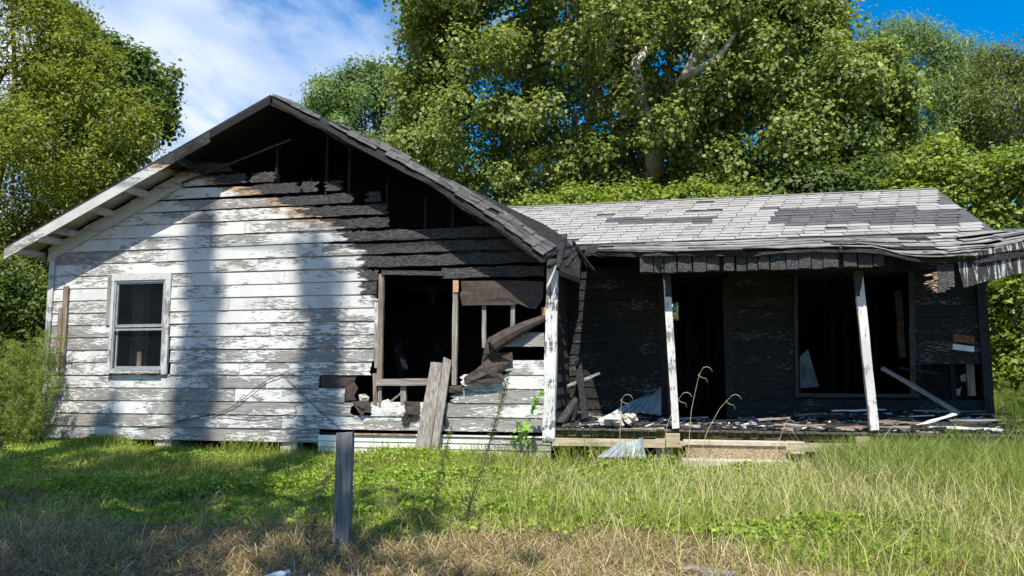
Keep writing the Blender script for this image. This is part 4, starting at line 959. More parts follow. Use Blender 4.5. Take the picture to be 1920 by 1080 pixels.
def crown_lobes(poly, Y, n, rmin, rmax, thick, rng, boughs=True, sep=.44):
    """leaf lobes of a crown whose outline, seen from the road, follows the tree's; thick = half depth in metres.
    Lobes sit on the upper and outer side of larger boughs, with crevices between the boughs."""
    poly = np.array(poly, float); lo, hi = poly.min(0), poly.max(0); out = []; sc = F_PX / (Y + 12)
    R_ = (1.55 if boughs else 1.0) * rmax; sup = []
    q = rng.uniform(lo, hi, (3000, 2)); ins, d = inside(poly, q[:, 0], q[:, 1]); q, d = q[ins], d[ins]; dm = max(1.0, np.percentile(d, 88))
    for (x, y), dd in zip(q, d):
        r = R_ * rng.uniform(.7, 1.15); r = min(r, max(rmin * .8, (dd + 5) / sc)); f = min(1, dd / dm)
        side = -1 if rng.uniform() < .74 else 1; yy = Y + side * thick * math.sqrt(f) * rng.uniform(.45, 1)
        if any((x - a) ** 2 + (y - b) ** 2 < (sep * (r + c) * sc) ** 2 and abs(yy - e) < 1.1 * (r + c) for a, b, c, e in sup): continue
        sup.append((x, y, r, yy))
    per = max(3, int(round(n / max(1, len(sup)))))
    for x, y, r, yy in sup:
        p = np.array(at(x, y, Y)); p[1] = yy
        for k in range(per):
            u = rng.normal(size=3); u[2] = u[2] * .8 + .35; u /= np.linalg.norm(u); rl = min(rng.uniform(rmin, rmax) * rng.uniform(.5, .9), r * .75); o_ = p + u * np.array([1, 1, .8]) * max(r - rl * .8, .1) * rng.uniform(.7, 1.25)
            out.append((o_[0], o_[1], o_[2], rl))
    ne = len(poly)                                       # loose sprigs break the outline
    for k in range(n // 2):
        i = rng.integers(ne); q = poly[i] + (poly[(i + 1) % ne] - poly[i]) * rng.uniform(); c = poly.mean(0); o_ = (q - c) / (np.linalg.norm(q - c) + 1e-6)
        q = q + o_ * rng.uniform(-14, 13); p = np.array(at(q[0], q[1], Y)); out.append((p[0], Y + rng.uniform(-.5, .5) * thick, p[2], rmin * rng.uniform(.3, .62)))
    return np.array(out)
def make_foliage(lobes, n, size, aspect, cols, colw, rng, clump=.22, per=9, droop=0.0, shell=.5, cvar=.22, flat=.0):
    w = lobes[:, 3] ** 2; w = w / w.sum(); nt = n // per
    li = rng.choice(len(lobes), nt, p=w); u = rand_unit(nt, rng); u[:, 2] = u[:, 2] * (1 - flat) + .12; u /= np.linalg.norm(u, axis=1, keepdims=True)
    rr = lobes[li, 3] * (shell + (1 - shell) * rng.uniform(0, 1, nt) ** .5) * rng.uniform(.85, 1.18, nt)
    tw = lobes[li, :3] + u * rr[:, None]
    P = np.repeat(tw, per, 0) + rng.normal(size=(nt * per, 3)) * clump * np.array([1, 1, .7])
    Nn = np.repeat(u, per, 0) * .9 + rand_unit(nt * per, rng) * .6 + np.array([0, -.15, .5])
    tint = np.repeat(rng.uniform(.86, 1.12, nt), per)
    V, Q, C = leaves(P, Nn, size, aspect, rng, cols, colw, droop=droop, cvar=cvar)
    return V, Q, C * np.repeat(tint, 4)[:, None]
def tree(name, label, poly, Y, base_px, nlobe, rmin, rmax, thick, nleaf, size, cols, colw, seed, trunk_r=.3, bark='bark', limbs=7, aspect=.75, clump=.22, per=9, droop=0.0, group=None, cat='tree', extra=None, shell=.5, mat='leaf', rootz=0.0, flat=0.0, core=None, gaps=(), sep=.44):
    rng = np.random.default_rng(seed); random.seed(seed)
    b = at(base_px, 700, Y); b.z = rootz
    root = thing(name, label, cat, b, group)
    lob = crown_lobes(poly, Y, nlobe, rmin, rmax, thick, rng, sep=sep)
    def thin(L):
        keep = np.ones(len(L), bool)
        for i, l in enumerate(L):
            u_, v_ = pr(l[:3])
            for gx, gy, gr, gp_ in gaps:
                if (u_ - gx) ** 2 + (v_ - gy) ** 2 < gr * gr and rng.uniform() < gp_: keep[i] = False
        return L[keep]
    lob = thin(lob)
    top = lob[np.argsort(lob[:, 2])[-max(1, nlobe // 12):]].mean(0); cen = lob[:, :3].mean(0)
    m = MB(); H = max(1.0, top[2])
    ax = [b + Vector((0, 0, -.2)), b.lerp(Vector(cen), .35) * 1.0, Vector(cen).lerp(Vector(top[:3]), .15), Vector(top[:3])]
    ax[1].x = lerp(b.x, cen[0], .2); ax[1].y = lerp(b.y, cen[1], .3)
    A = resample(ax, 9); m.tube(A, [trunk_r * (1.25 if i == 0 else 1) * (1 - .88 * i / 8) for i in range(9)], 8)
    for k in rng.choice(len(lob), min(limbs, len(lob)), replace=False):
        e_ = Vector(lob[k, :3]); s_ = A[rng.integers(2, 7)]
        mid = s_.lerp(e_, .5) + Vector((random.uniform(-.4, .4), random.uniform(-.4, .4), random.uniform(.1, .6)))
        r0 = trunk_r * .42; m.tube([s_, s_.lerp(mid, .6), mid, mid.lerp(e_, .6), e_], [r0, r0 * .8, r0 * .6, r0 * .4, r0 * .18], 6)
    if extra:
        for pts, rs in extra: m.tube(pts, rs, 8)
    m.build('trunk', M[bark], root, smooth=True)
    V, Q, C = make_foliage(lob, nleaf, size, aspect, cols, colw, rng, clump, per, droop, shell, flat=flat)
    if core:                                             # older, larger leaves deep inside the crown
        cl = crown_lobes(poly, Y, core[0], core[1], core[1] * 1.2, thick * .3, rng, False); cl = thin(cl)
        V2, Q2, C2 = make_foliage(cl, core[2], core[3], aspect, cols, colw, rng, .35, 8, 0, .1)
        V, Q, C = np.concatenate([V, V2]), np.concatenate([Q, Q2 + len(V)]), np.concatenate([C, C2])
    big_mesh('crown', V, Q, C, M[mat], root)
    return root

G1 = [(.19, .245, .05), (.25, .30, .07), (.13, .18, .04), (.36, .39, .15)]     # sycamore greens
SYC = [(785, 60), (792, -20), (830, -90), (930, -180), (1100, -240), (1300, -250), (1440, -180), (1500, -90), (1500, -5), (1535, 25), (1562, 55), (1558, 95), (1545, 120), (1575, 150), (1620, 140), (1655, 155), (1672, 195), (1692, 235), (1685, 285), (1650, 310), (1640, 350), (1600, 400), (1400, 430), (1000, 460), (820, 420), (772, 340), (770, 260), (790, 215), (775, 165), (800, 130)]
Ys = 13.0
bs = at(1235, 700, Ys); bs.z = 0
ex = [([at(1215, 330, Ys), at(1245, 220, Ys - 1), at(1285, 150, Ys - 2.2), at(1320, 80, Ys - 2.4), at(1350, -10, Ys - 2.0)], [.34, .30, .24, .19, .12]),
      ([at(1285, 150, Ys - 2.2), at(1310, 130, Ys - 2.6), at(1350, 105, Ys - 2.8), at(1380, 60, Ys - 2.8)], [.16, .13, .1, .06]),
      ([at(1232, 400, Ys), at(1225, 260, Ys - 1.5), at(1203, 200, Ys - 2.6), at(1190, 120, Ys - 2.5), at(1260, 40, Ys - 2)], [.36, .3, .2, .16, .1])]
tree('sycamore_tree', 'huge leafy sycamore tree with pale limbs towering behind the house roof', SYC, Ys, 1235, 900, .5, 1.0, 4.6, 330000, .118, G1, (5, 3, 3, 1.6), 3, .42, 'syc_bark', 14, .9, .17, 10, extra=ex, shell=.6, core=(90, 1.2, 60000, .17), gaps=((1300, 110, 34, .9), (1370, 40, 26, 1), (1545, 115, 26, .9)), sep=.34)
YG = [(.23, .26, .035), (.18, .23, .032), (.32, .32, .06), (.13, .175, .03)]
tree('ash_tree', 'yellow green leafy tree filling the left edge beside the house', [(-260, -200), (0, -160), (70, -60), (95, 0), (140, 15), (140, 60), (185, 95), (170, 150), (210, 170), (245, 200), (250, 270), (225, 300), (250, 320), (190, 380), (90, 400), (40, 440), (70, 500), (95, 560), (75, 620), (40, 600), (-40, 640), (-260, 700)],
     5.0, -40, 230, .45, .85, 2.4, 140000, .105, YG, (4, 4, 2, 3), 5, .26, 'bark', 12, .42, .17, 10, droop=.5, shell=.5, core=(46, .7, 26000, .13))
tree('maple_tree', 'green tree with branches reaching over the left roof slope', [(130, 30), (160, 60), (200, 90), (235, 85), (262, 100), (298, 118), (285, 150), (310, 182), (302, 205), (310, 230), (288, 246), (250, 255), (235, 290), (200, 340), (120, 380), (60, 300), (90, 120)],
     9.0, 70, 80, .5, .9, 1.6, 42000, .14, [(.07, .13, .025), (.11, .16, .03), (.16, .19, .05)], (4, 3, 2), 6, .22, 'bark', 9, .8, .18, 8, shell=.4)
tree('oak_tree', 'mid green tree rising behind the gable peak', [(590, 235), (600, 195), (615, 168), (632, 178), (645, 160), (665, 150), (674, 140), (690, 158), (712, 150), (740, 152), (762, 165), (790, 180), (830, 240), (830, 430), (640, 430), (596, 330)],
     20, 720, 150, .7, 1.2, 2.6, 72000, .19, [(.14, .225, .08), (.19, .27, .105), (.10, .17, .06), (.29, .35, .18)], (4, 3, 3, 1), 7, .3, 'bark', 9, .34, .22, 9, droop=.9, shell=.4)
CY = [(.17, .245, .075), (.22, .29, .09), (.12, .18, .055), (.30, .34, .13)]
tree('cypress_tree', 'tall rounded grey green tree right of the sycamore', [(1578, 135), (1605, 100), (1632, 80), (1680, 66), (1735, 76), (1772, 98), (1790, 140), (1785, 200), (1800, 260), (1780, 330), (1660, 360), (1620, 300)], 23, 1690, 80, .8, 1.5, 3, 52000, .2, CY, (4, 3, 3, 1), 8, .34, 'bark', 10, .22, .26, 10, droop=1.0, shell=.4, group='trees along the right skyline')
tree('cypress_tree', 'small grey green tree top between two larger ones at upper right', [(1770, 130), (1790, 98), (1815, 95), (1832, 112), (1835, 160), (1850, 330), (1770, 330)], 27, 1805, 34, .7, 1.2, 2, 18000, .2, CY, (4, 3, 3, 1), 9, .25, 'bark', 7, .24, .25, 10, droop=1.0, shell=.4, group='trees along the right skyline')
tree('cypress_tree', 'feathery olive green tree at the upper right corner', [(1815, 190), (1838, 150), (1850, 110), (1872, 88), (1893, 110), (1900, 132), (1960, 130), (2060, 170), (2070, 300), (1990, 330), (1900, 320), (1840, 280)], 21, 1905, 70, .7, 1.3, 2.6, 40000, .19, [(.18, .21, .055), (.23, .25, .075), (.11, .15, .045)], (4, 3, 3), 10, .3, 'bark', 12, .24, .25, 10, droop=.9, shell=.4, group='trees along the right skyline')
BG = [(.20, .265, .03), (.25, .31, .045), (.13, .195, .025), (.32, .36, .09)]
GB = 'leafy shrubs behind and right of the house'
tree('shrub', 'bright green shrub mass directly right of the roof end', [(1640, 400), (1690, 335), (1720, 300), (1745, 270), (1775, 285), (1800, 320), (1850, 330), (1880, 400), (1880, 770), (1720, 770)], 9.5, 1780, 80, .45, .9, 1.6, 42000, .12, BG, (4, 3, 3, 1.4), 12, .12, 'bark', 8, .6, .15, 9, group=GB, cat='shrub', shell=.4)
tree('shrub', 'tall bright green shrub wall at the right edge beside the porch', [(1845, 380), (1870, 310), (1900, 300), (1960, 290), (2080, 300), (2120, 790), (1960, 795), (1852, 795), (1850, 500)], 8.0, 1960, 130, .45, .85, 1.3, 72000, .115, BG, (4, 3, 3, 1.2), 13, .12, 'bark', 8, .6, .15, 9, group=GB, cat='shrub', shell=.4)
tree('shrub', 'dark green shrub peeping over the roof ridge below the sycamore', [(1390, 420), (1420, 345), (1480, 335), (1540, 325), (1600, 330), (1650, 310), (1690, 330), (1700, 420), (1600, 520), (1420, 520)], 10.5, 1540, 60, .5, .9, 1.3, 30000, .13, [(.10, .15, .03), (.14, .19, .05), (.06, .10, .02)], (4, 3, 3), 14, .12, 'bark', 7, .6, .16, 9, group=GB, cat='shrub', shell=.4)
tree('shrub', 'low green bush behind the roof between gable and sycamore trunk', [(960, 440), (980, 400), (1050, 372), (1130, 365), (1240, 372), (1300, 362), (1390, 360), (1420, 420), (1300, 540), (1000, 540)], 9.5, 1200, 50, .5, .9, 1.2, 26000, .13, BG, (4, 3, 3, 1), 15, .12, 'bark', 7, .6, .16, 9, group=GB, cat='shrub', shell=.4)
tree('shrub', 'dark shaded shrub at the left edge behind the feathery weeds', [(-150, 520), (-60, 480), (20, 500), (60, 530), (85, 600), (40, 640), (20, 780), (-150, 790)], 2.6, -40, 46, .35, .7, .9, 24000, .10, [(.09, .14, .022), (.13, .17, .03), (.05, .09, .015)], (4, 3, 3), 16, .1, 'bark', 6, .5, .14, 9, cat='shrub', shell=.4)
# far wood that closes the horizon
rng = np.random.default_rng(30)
lob = np.array([(x + rng.uniform(-2, 2), 46 + rng.uniform(-3, 3), rng.uniform(.5, 6.5), rng.uniform(1.6, 2.8)) for x in np.arange(-75, 75, .5)])
V, Q, C = make_foliage(lob, 90000, .5, .7, [(.06, .09, .02), (.09, .12, .03), (.04, .07, .015)], (1, 1, 1), rng, .4, 8)
tag(big_mesh('far_wood', V, Q, C, M['leaf']), 'far dark green wood along the horizon', 'wood', kind='stuff')
# tall trees on the road side, behind the viewer, whose shade falls over the lawn and the white siding
def road_tree(label, x, y, h, r0, z0, seed, n=4200):
    rng = np.random.default_rng(seed); random.seed(seed); root = thing('pine_tree', label, 'tree', (x, y, 0), 'tall trees behind the viewer')
    MB().tube([(x, y, -.2), (x + .1, y, h * .4), (x, y, h * .97)], [.32, .24, .04], 8).build('trunk', M['bark'], root)
    lob = []
    for k in range(70):
        z = z0 + (h - 4.5 - z0) * rng.uniform(0, 1); f = (h - 4.2 - z) / (h - 4.2 - z0); rad = r0 * f ** .7 + .25; a = rng.uniform(0, 6.28); q = rng.uniform(.2, .85) * rad
        lob.append((x + q * math.cos(a), y + q * math.sin(a), z, max(.2, rad * rng.uniform(.22, .42))))
    tops = np.array([(x + rng.uniform(-.09, .09) + .08 * math.sin(z * 1.3 + seed), y + rng.uniform(-.2, .2), z, .10 + .035 * min(2.5, h - z)) for z in np.linspace(h, h - 5.2, 44)])
    V2, Q2, C2 = make_foliage(tops, 3600, .2, .7, [(.05, .08, .02), (.07, .1, .03)], (1, 1), rng, .12, 8, shell=.1)
    V, Q, C = make_foliage(np.array(lob), n, .3, .5, [(.05, .08, .02), (.07, .1, .03)], (1, 1), rng, .2, 8, shell=.2)
    big_mesh('crown', np.concatenate([V, V2]), np.concatenate([Q, Q2 + len(V)]), np.concatenate([C, C2]), M['leaf'], root)
x1, y1, h1 = up_sun(-8.05, 3.8, 25); x2, y2, h2 = up_sun(-5.8, 3.45, 25)
road_tree('tall tree behind the viewer whose tip shades the siding beside the window', x1, y1, h1, 3.4, 8.0, 41)
road_tree('tall tree behind the viewer whose tip shades the middle of the siding', x2, y2, h2, 3.0, 8.5, 42)
x3, y3, h3 = up_sun(-9.9, 0.4, 25); road_tree('tall tree behind the viewer shading the lawn at far left', x3, y3 + 1.0, h3 - 1.5, 3.6, 8.0, 43, 3000)

# ------------------------------------------------------------------ grass and weeds
def blades(X, Y, h, w, lean, rng, cols, colw, z=None, cvar=.2, az=None):
    n = len(X); Z = GZ(X, Y) if z is None else z
    a = rng.uniform(0, 2 * np.pi, n) if az is None else az; dx, dy = np.cos(a), np.sin(a); b = rng.uniform(0, 2 * np.pi, n); sx, sy = np.cos(b), np.sin(b)
    P = np.stack([X, Y, Z - .01], 1); Dv = np.stack([dx, dy, 0 * dx], 1); Sv = np.stack([sx, sy, 0 * sx], 1); up = np.array([0, 0, 1.0])
    h, w, lean = h[:, None], w[:, None], lean[:, None]
    m1 = P + up * h * .55 + Dv * h * lean * .25; fl = np.clip(lean - 1, 0, .45) * 2
    m1 = m1 - up * h * .5 * fl + Dv * h * .3 * fl; tp = P + up * h * np.clip(np.sqrt(np.clip(1 - lean ** 2 * .55, .02, 1)) - .55 * fl, .01, 1) + Dv * h * lean * .95
    V = np.stack([P - Sv * w / 2, P + Sv * w / 2, m1 - Sv * w * .42, m1 + Sv * w * .42, tp], 1).reshape(-1, 3)
    k = (np.arange(n) * 5)[:, None]; T = np.stack([k + [0, 1, 2], k + [1, 3, 2], k + [2, 3, 4]], 1).reshape(-1, 3)
    ci = rng.choice(len(cols), n, p=np.array(colw) / sum(colw)); c = np.array(cols)[ci] * rng.uniform(1 - cvar, 1 + cvar, (n, 1))
    return V, T, np.repeat(c, 5, 0)
def cat(parts):
    Vs, Ts, Cs, b = [], [], [], 0
    for V, T, C in parts: Vs.append(V); Ts.append(T + b); Cs.append(C); b += len(V)
    return np.concatenate(Vs), np.concatenate(Ts), np.concatenate(Cs)
def smooth_noise(X, Y, s, seed):
    r = np.random.default_rng(seed); v = 0
    for k in range(5):
        a = r.uniform(0, 6.28); f = s * (1.0 + .75 * k); v = v + np.sin((X * np.cos(a) + Y * np.sin(a)) * f + r.uniform(0, 6.28)) / (1 + .4 * k)
    return v / 2.2
def scatter(n, x0, x1, y0, y1, rng, dens, persp=True):
    out = []
    got = 0
    while got < n:
        y = rng.uniform(y0, y1, n); x = rng.uniform(x0, x1, n); d = np.clip(dens(x, y), 0, 1)
        if persp: d = d * np.clip((6.0 / (y + 12)) ** 1.0, .15, 1)
        k = rng.uniform(0, 1, n) < d; k &= ~((x > XL - .05) & (x < XR) & (y > -.06)) & ~((x > -1.9) & (x < 5.15) & (y > -.02)) & ~((x > .02) & (x < 1.75) & (y > -1.05))
        vis = np.abs(x + .2 * (y + 12)) < .74 * (y + 12) + .5; k &= vis
        out.append(np.stack([x[k], y[k]], 1)); got += k.sum()
        if len(out) > 40: break
    q = np.concatenate(out)[:n]; return q[:, 0], q[:, 1]
rng = np.random.default_rng(77)
def green(x, y): return np.clip((y + 6.25 + .85 * smooth_noise(x, y, .8, 1) + .6 * smooth_noise(x, y, 2.6, 3) + np.clip(x + 1, -1.2, 3.0) * .36) / .9, .10, 1)
def lush(x, y): return np.clip(.55 + .5 * smooth_noise(x, y, 1.1, 2), 0, 1)
GR = [(.22, .28, .035), (.28, .335, .05), (.15, .215, .026), (.42, .41, .13)]
DRY = [(.40, .31, .17), (.52, .42, .25), (.28, .20, .11), (.15, .10, .055)]
parts = []
x, y = scatter(110000, -14, 9, -7.4, .3, rng, lambda x, y: green(x, y) * (.35 + .65 * lush(x, y)))
tall = np.clip((x - 1.7) / 2.0, 0, 1) * np.clip((y + 5.2) / 2.0, 0, 1)
h = rng.gamma(4, .25, len(x)) * (.045 + .05 * lush(x, y) + .045 * np.clip((x + 4) / 4, 0, 1) * np.clip(-y - .8, 0, 1) + .18 * tall) * np.where((x > -1.9) & (x < 2.0) & (y > -2.3), .55, 1); parts.append(blades(x, y, h + .02, rng.uniform(.004, .009, len(x)), rng.uniform(.2, 1.0, len(x)), rng, GR, (4, 4, 3, 3.2)))
V, T, C = cat(parts); tag(big_mesh('lawn_grass', V, T, C, M['grass'], per=3, centre=(0, 0, 0)), 'short green grass covering the lawn before the house', 'grass', kind='stuff')
# creeping ground cover
x, y = scatter(110000, -14, 7, -6.2, .2, rng, lambda x, y: green(x, y) * np.clip(.5 + .9 * smooth_noise(x, y, .8, 5) - .25 * np.clip(x - .5, 0, 2), 0, 1))
n = len(x); bumps = .07 * np.clip(smooth_noise(x, y, 3.2, 8) + .4, 0, 1.5) + .05 * np.clip(smooth_noise(x, y, 7, 9), 0, 1)
P = np.stack([x, y, GZ(x, y) + .03 + bumps * 1.25 * rng.uniform(.55, 1.0, n)], 1); Nn = np.array([0, -.15, .8]) + rand_unit(n, rng) * .75
V, Q, C = leaves(P, Nn, .036, .8, rng, [(.20, .29, .03), (.26, .36, .04), (.14, .215, .025), (.36, .41, .09)], (4, 4, 3, 1.5))
tag(big_mesh('ground_cover', V, Q, C, M['grass'], centre=(0, 0, 0)), 'small leafed green creeping ground cover on the lawn', 'ground cover', kind='stuff')
# dry straw
x, y = scatter(52000, -10, 8, -7.6, -.6, rng, lambda x, y: np.clip(1.0 - green(x, y) * (.86 - .45 * np.clip((x + .5) / 3, 0, 1)), 0, 1) * (.35 + .65 * np.clip(.5 + .7 * smooth_noise(x, y, 1.6, 12), 0, 1)))
n = len(x); parts = [blades(x, y, rng.uniform(.06, .26, n), rng.uniform(.003, .006, n), rng.uniform(1.12, 1.5, n), rng, DRY, (3, 3, 2, 2), z=GZ(x, y) + rng.uniform(0, .05, n))]
x, y = scatter(8000, -2.5, 8, -7.2, -.6, rng, lambda x, y: np.clip((x + 2.5) / 4, .1, 1) * np.clip(.5 + smooth_noise(x, y, .9, 15), .1, 1)); n = len(x)
parts.append(blades(x, y, rng.uniform(.25, .62, n), rng.uniform(.0035, .006, n), rng.uniform(.6, 1.4, n), rng, [(.42, .38, .18), (.5, .44, .24), (.32, .33, .12)], (2, 2, 2)))
for k in range(34):                                      # tussocks of dead grass
    cx, cy = rng.uniform(-7, 5), rng.uniform(-6.9, -4.9); n = 90
    parts.append(blades(cx + rng.normal(0, .06, n), cy + rng.normal(0, .06, n), rng.uniform(.12, .36, n), rng.uniform(.003, .005, n), rng.uniform(.8, 1.45, n), rng, DRY, (3, 3, 2, 1)))
V, T, C = cat(parts); tag(big_mesh('dry_grass', V, T, C, M['dry'], per=3, centre=(0, 0, 0)), 'dead straw coloured grass lying along the foreground', 'grass', kind='stuff')
# tall rank grass right of the porch and beyond
parts = []
x, y = scatter(15000, 1.7, 8, -4.2, .0, rng, lambda x, y: np.clip((x - 1.7) / 1.6, 0, 1) * np.clip((y + 4.2) / 1.6, 0, 1) * np.clip(.6 + .6 * smooth_noise(x, y, 1.4, 18), 0, 1)); n = len(x)
parts.append(blades(x, y, rng.uniform(.2, .62, n), rng.uniform(.004, .008, n), rng.uniform(.2, .9, n), rng, [(.17, .25, .04), (.23, .30, .055), (.36, .36, .12), (.11, .18, .035)], (4, 4, 3, 3)))
x, y = scatter(26000, 4.9, 16, -1.5, 9, rng, lambda x, y: np.ones_like(x), False); n = len(x)
parts.append(blades(x, y, rng.uniform(.5, 1.15, n), rng.uniform(.006, .012, n), rng.uniform(.1, .6, n), rng, [(.22, .27, .045), (.30, .33, .07), (.40, .39, .13), (.13, .19, .03)], (4, 4, 2, 3)))
x, y = scatter(5200, 2.0, 5.4, -1.1, -.05, rng, lambda x, y: np.ones_like(x), False); n = len(x)
parts.append(blades(x, y, rng.uniform(.2, .5, n) + .35 * rng.uniform(0, 1, n) ** 2 * np.clip((x - 2.2) / 1.5, 0, 1), rng.uniform(.004, .008, n), rng.uniform(.2, .95, n), rng, [(.2, .26, .06), (.36, .35, .14), (.14, .2, .04)], (3, 3, 3)))
V, T, C = cat(parts); tag(big_mesh('tall_grass', V, T, C, M['grass'], per=3, centre=(0, 0, 0)), 'tall yellow green grass around the right end of the porch', 'grass', kind='stuff')
# rank grass at the left edge and tufts along the wall
parts = []
x, y = scatter(24000, -22, -10.9, -2.6, 9, rng, lambda x, y: np.clip((-10.7 - x) / .6, 0, 1), False); n = len(x)
parts.append(blades(x, y, rng.uniform(.3, .85, n), rng.uniform(.006, .012, n), rng.uniform(.2, .8, n), rng, [(.12, .19, .03), (.17, .23, .04), (.08, .13, .02)], (4, 3, 3)))
for px, nn, hh in ((200, 70, .35), (215, 60, .3), (440, 110, .42), (470, 90, .4), (420, 60, .3), (510, 50, .3), (640, 40, .3), (700, 50, .25), (900, 40, .3), (950, 60, .3), (350, 30, .25), (1290, 60, .45), (1060, 70, .35), (1120, 70, .4), (1180, 80, .35), (760, 40, .3), (840, 40, .3), (880, 50, .28), (985, 40, .3), (1015, 50, .35), (725, 30, .3), (610, 40, .3), (570, 40, .3), (280, 30, .3)):
    c = at(px, 845, -.35); parts.append(blades(c.x + rng.normal(0, .13, nn), c.y + rng.normal(0, .1, nn), rng.uniform(.4, 1, nn) * hh * 1.3, rng.uniform(.005, .009, nn), rng.uniform(.2, .8, nn), rng, GR, (3, 3, 4, 1)))
for px, nn, hh in ((1275, 50, .45), (1320, 26, .35), (1400, 26, .32), (1450, 30, .35), (1490, 60, .5), (1540, 60, .5), (1590, 60, .5), (1230, 40, .35)):
    c = at(px, 870, -1.15); parts.append(blades(c.x + rng.normal(0, .12, nn), c.y + rng.normal(0, .05, nn), rng.uniform(.4, 1, nn) * hh, rng.uniform(.004, .007, nn), rng.uniform(.3, .9, nn), rng, [(.3, .33, .1), (.42, .38, .18), (.2, .26, .05)], (3, 2, 3)))
V, T, C = cat(parts); tag(big_mesh('rank_grass', V, T, C, M['grass'], per=3, centre=(0, 0, 0)), 'rank dark grass at the left edge and in tufts along the wall', 'grass', kind='stuff')

# feathery weeds
def fennel(label, x, y, h, n_st, spread, seed, n=5200, cols=((.19, .26, .045), (.25, .31, .06), (.13, .19, .03), (.34, .34, .12)), name='feathery_weed', group='feathery weeds at the left corner of the house', size=.07):
    rng = np.random.default_rng(seed); random.seed(seed); z = float(GZ(x, y)); root = thing(name, label, 'weed', (x, y, z), group); m = MB(); pts = []
    for k in range(n_st):
        a = rng.uniform(0, 6.28); r = spread * rng.uniform(.3, 1); hh = h * rng.uniform(.65, 1)
        b = Vector((x + .05 * math.cos(a), y + .05 * math.sin(a), z - .05)); e_ = Vector((x + r * math.cos(a), y + r * math.sin(a), z + hh)); mid = b.lerp(e_, .5) + Vector((-.06 * math.cos(a), -.06 * math.sin(a), .05))
        m.tube([b, mid, e_], [.007, .005, .002], 4)
        for j in range(16):
            t_ = rng.uniform(.15, 1.0); p = b.lerp(mid, t_ * 2) if t_ < .5 else mid.lerp(e_, t_ * 2 - 1); d_ = rng.normal(size=3); d_[2] = abs(d_[2]) * .7; d_ /= np.linalg.norm(d_)
            L = .30 * h * (1.15 - t_) * rng.uniform(.5, 1.1) + .04; pts += [np.array(p) + d_ * L * q for q in np.linspace(.1, 1, 7)]
    m.build('stems', M['bark'] if False else M['stem'], root)
    pts = np.array(pts); P = pts[rng.integers(0, len(pts), n)] + rng.normal(size=(n, 3)) * .022; Nn = rand_unit(n, rng) + np.array([0, -.2, .3])
    V, Q, C = leaves(P, Nn, size, .09, rng, cols, (3, 3, 3, 1)); big_mesh('foliage', V, Q, C, M['grass'], root)
M['stem'] = plain('green_brown_stem', (.06, .06, .02), (.14, .13, .05), 9, .8, .2)
g = [(-11.0, -.55, 2.1, 16, .6, 'tall feathery weed growing right against the white house corner'), (-10.6, -.7, 1.45, 11, .5, 'low feathery weed in front of the siding right of the house corner'),
     (-11.55, -.9, 1.8, 15, .6, 'feathery weed just left of the house corner'), (-12.2, -.6, 2.15, 16, .65, 'broad feathery weed second from the left edge'), (-12.95, .0, 2.3, 16, .7, 'feathery weed at the far left edge of the lawn'),
     (-11.9, -1.7, 1.2, 9, .42, 'short dark feathery weed nearest the viewer at the left edge'), (-12.6, 1.4, 2.0, 10, .5, 'feathery weed standing behind the others at left')]
for k, (x, y, h, ns, sp_, lb) in enumerate(g): fennel(lb, x, y, h, ns, sp_, 100 + k, n=14000 if k != 1 else 6000)
p = at(1790, 830, -.12); fennel('young bright green feathery weed before the right end of the porch', p.x, -.15, .72, 3, .06, 120, 1500, ((.15, .28, .04), (.2, .33, .05), (.1, .2, .03), (.25, .3, .08)), group='feathery weeds by the porch')
p = at(1880, 850, .2); fennel('dark feathery weed at the right edge beyond the porch end', p.x + .2, .3, 1.3, 9, .4, 121, 5000, ((.13, .2, .03), (.17, .25, .04), (.09, .14, .02), (.2, .24, .06)), group='feathery weeds by the porch')
# weed stalks with ferny tips, sapling, dead weed
def stalk(name, label, pts, r0, mat, tip=None, leafn=0, leafs=.05, cols=((.16, .2, .06), (.1, .13, .04)), asp=.3, seed=1, group=None, spread=.05, c='weed'):
    rng = np.random.default_rng(seed); P = resample(pts, 14); root = thing(name, label, c, P[0], group); m = MB(); m.tube(P, [r0 * (1 - .8 * i / 13) for i in range(14)], 5)
    if tip: tip(m, P)
    m.build('stem', mat, root)
    if leafn:
        i = rng.uniform(2, 13, leafn); k = i.astype(int).clip(0, 12); A = np.array(P); C0 = A[k] + (A[k + 1] - A[k]) * (i - k)[:, None] + rng.normal(size=(leafn, 3)) * spread * (1.2 - i / 16)[:, None]
        V, Q, C = leaves(C0, rand_unit(leafn, rng) + np.array([0, -.4, .4]), leafs, asp, rng, cols, [1] * len(cols)); big_mesh('leaves', V, Q, C, M['grass'], root)
    return root
g0 = gnd(808, 1000); stalk('weed_stalk', 'thin dark green weed stalk rising in front of the leaning boards', [g0 + Vector((0, 0, -.03)), at(818, 920, g0.y + .1), at(835, 850, g0.y + .2), at(846, 800, g0.y + .25)], .009, M['stem'], None, 420, .048, ((.10, .13, .035), (.16, .19, .05)), .14, 5, 'weed stalks in the middle of the lawn', .03)
g0 = gnd(865, 1005); stalk('weed_stalk', 'longer dark weed stalk slanting right over the lawn centre', [g0 + Vector((0, 0, -.03)), at(885, 930, g0.y + .1), at(912, 850, g0.y + .25), at(935, 770, g0.y + .35), at(952, 705, g0.y + .4)], .010, M['stem'], None, 560, .048, ((.10, .12, .035), (.17, .17, .06)), .14, 6, 'weed stalks in the middle of the lawn', .028)
sp0 = gnd(975, 850); root = stalk('sapling', 'small bright green leafy sapling by the white corner post', [sp0 + Vector((0, -.25, -.03)), at(985, 800, -.5), at(998, 765, -.45), at(1014, 738, -.4)], .006, M['stem'], None, 70, .12, ((.16, .33, .03), (.22, .42, .04), (.12, .26, .03)), .55, 7, None, .085, 'sapling')
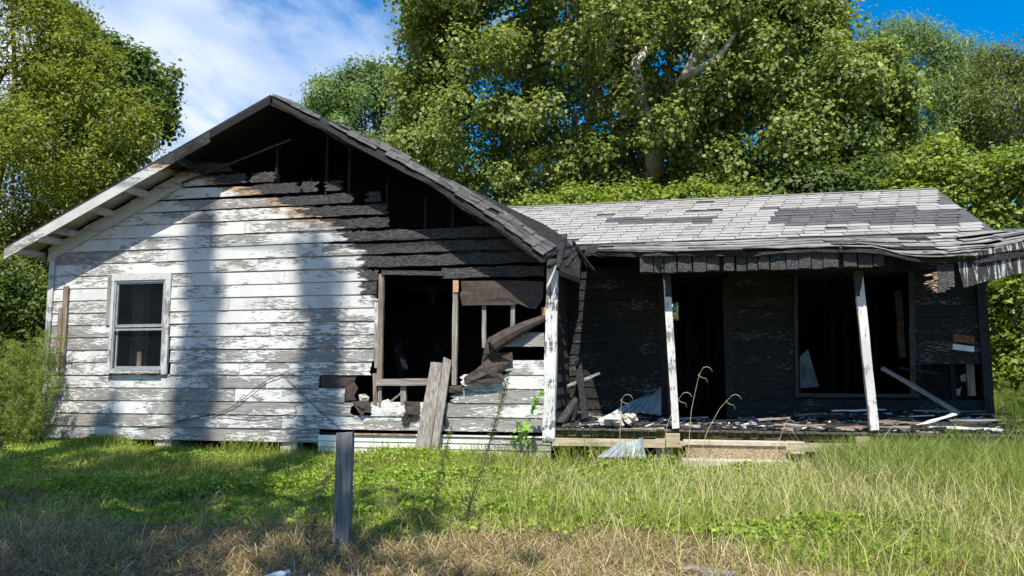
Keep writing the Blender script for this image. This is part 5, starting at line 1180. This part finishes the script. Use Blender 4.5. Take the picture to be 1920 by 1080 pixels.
def dead_tip(m, P):
    rg = random.Random(4)
    for k in range(40):
        p = P[rg.randint(3, 13)]; m.bar(p, p + Vector((rg.uniform(-.06, .06), rg.uniform(-.05, .05), rg.uniform(-.02, .06))), .02, .006)
M['dead'] = plain('dead_brown_leaf', (.10, .055, .03), (.28, .17, .1), 14, .9, .3)
g0 = gnd(585, 1060); stalk('dead_weed', 'brown withered weed standing left of the grey post', [g0 + Vector((0, 0, -.03)), at(583, 1000, g0.y), at(598, 940, g0.y + .02), at(612, 895, g0.y + .05)], .006, M['dead'], dead_tip, 0)
def plume(a, b):
    def f(m, P):
        e_ = P[-1]; m.tube([e_, e_ + Vector((a * .05, 0, .02)), e_ + Vector((a * .10, 0, .0)), e_ + Vector((a * .13, 0, -b))], [.004, .0035, .003, .001], 4); q = P[-2]; m.tube([q, q + Vector((-a * .03, 0, -.02)), q + Vector((a * .03, 0, -.06)), q + Vector((a * .08, 0, -.07)), q + Vector((a * .10, 0, -.13))], [.003, .003, .003, .002, .001], 4)
    return f
M['straw'] = plain('straw_stem', (.34, .28, .16), (.5, .43, .26), 20, .8, .1)
gp = 'curved straw stalks before the porch'
for k, (pts, lb, s_) in enumerate(((((1288, 872), (1296, 770), (1310, 705), (1318, 690)), 'tall straw coloured grass stalk with a curled tip before the doorway', 1), (((1308, 880), (1325, 810), (1350, 765), (1372, 742)), 'bent straw coloured grass stalk right of the taller one', 1), (((1238, 868), (1250, 800), (1265, 760), (1280, 738)), 'short straw stalk beside the first porch post', 1),
        (((1160, 870), (1163, 800), (1165, 750), (1170, 742)), 'green grass stalk before the rags on the porch', 1), (((1440, 880), (1460, 830), (1470, 800), (1474, 790)), 'straw stalk before the porch right of the steps', 1), (((1620, 880), (1650, 830), (1672, 800), (1690, 793)), 'straw stalk arching right of the leaning porch post', 1))):
    b = at(*pts[0], -.9); b.z = 0; stalk('grass_stalk', lb, [b] + [at(q[0], q[1], -.85 + .1 * j) for j, q in enumerate(pts[1:])], .0055, M['straw'], plume(s_, .05), 0, seed=k, group=gp, c='grass stalk')
r0 = gnd(1805, 1058, .06); rg = np.random.default_rng(5); n = 14
V, Q, C = leaves(np.array(r0) + rg.normal(size=(n, 3)) * np.array([.05, .03, .015]), rand_unit(n, rg) + np.array([0, -.3, .8]), .035, .6, rg, [(.35, .03, .03), (.45, .06, .05)], (1, 1))
tag(big_mesh('red_leaves', V, Q, C, M['grass']), 'small spray of red leaves in dry grass at lower right', 'leaves')
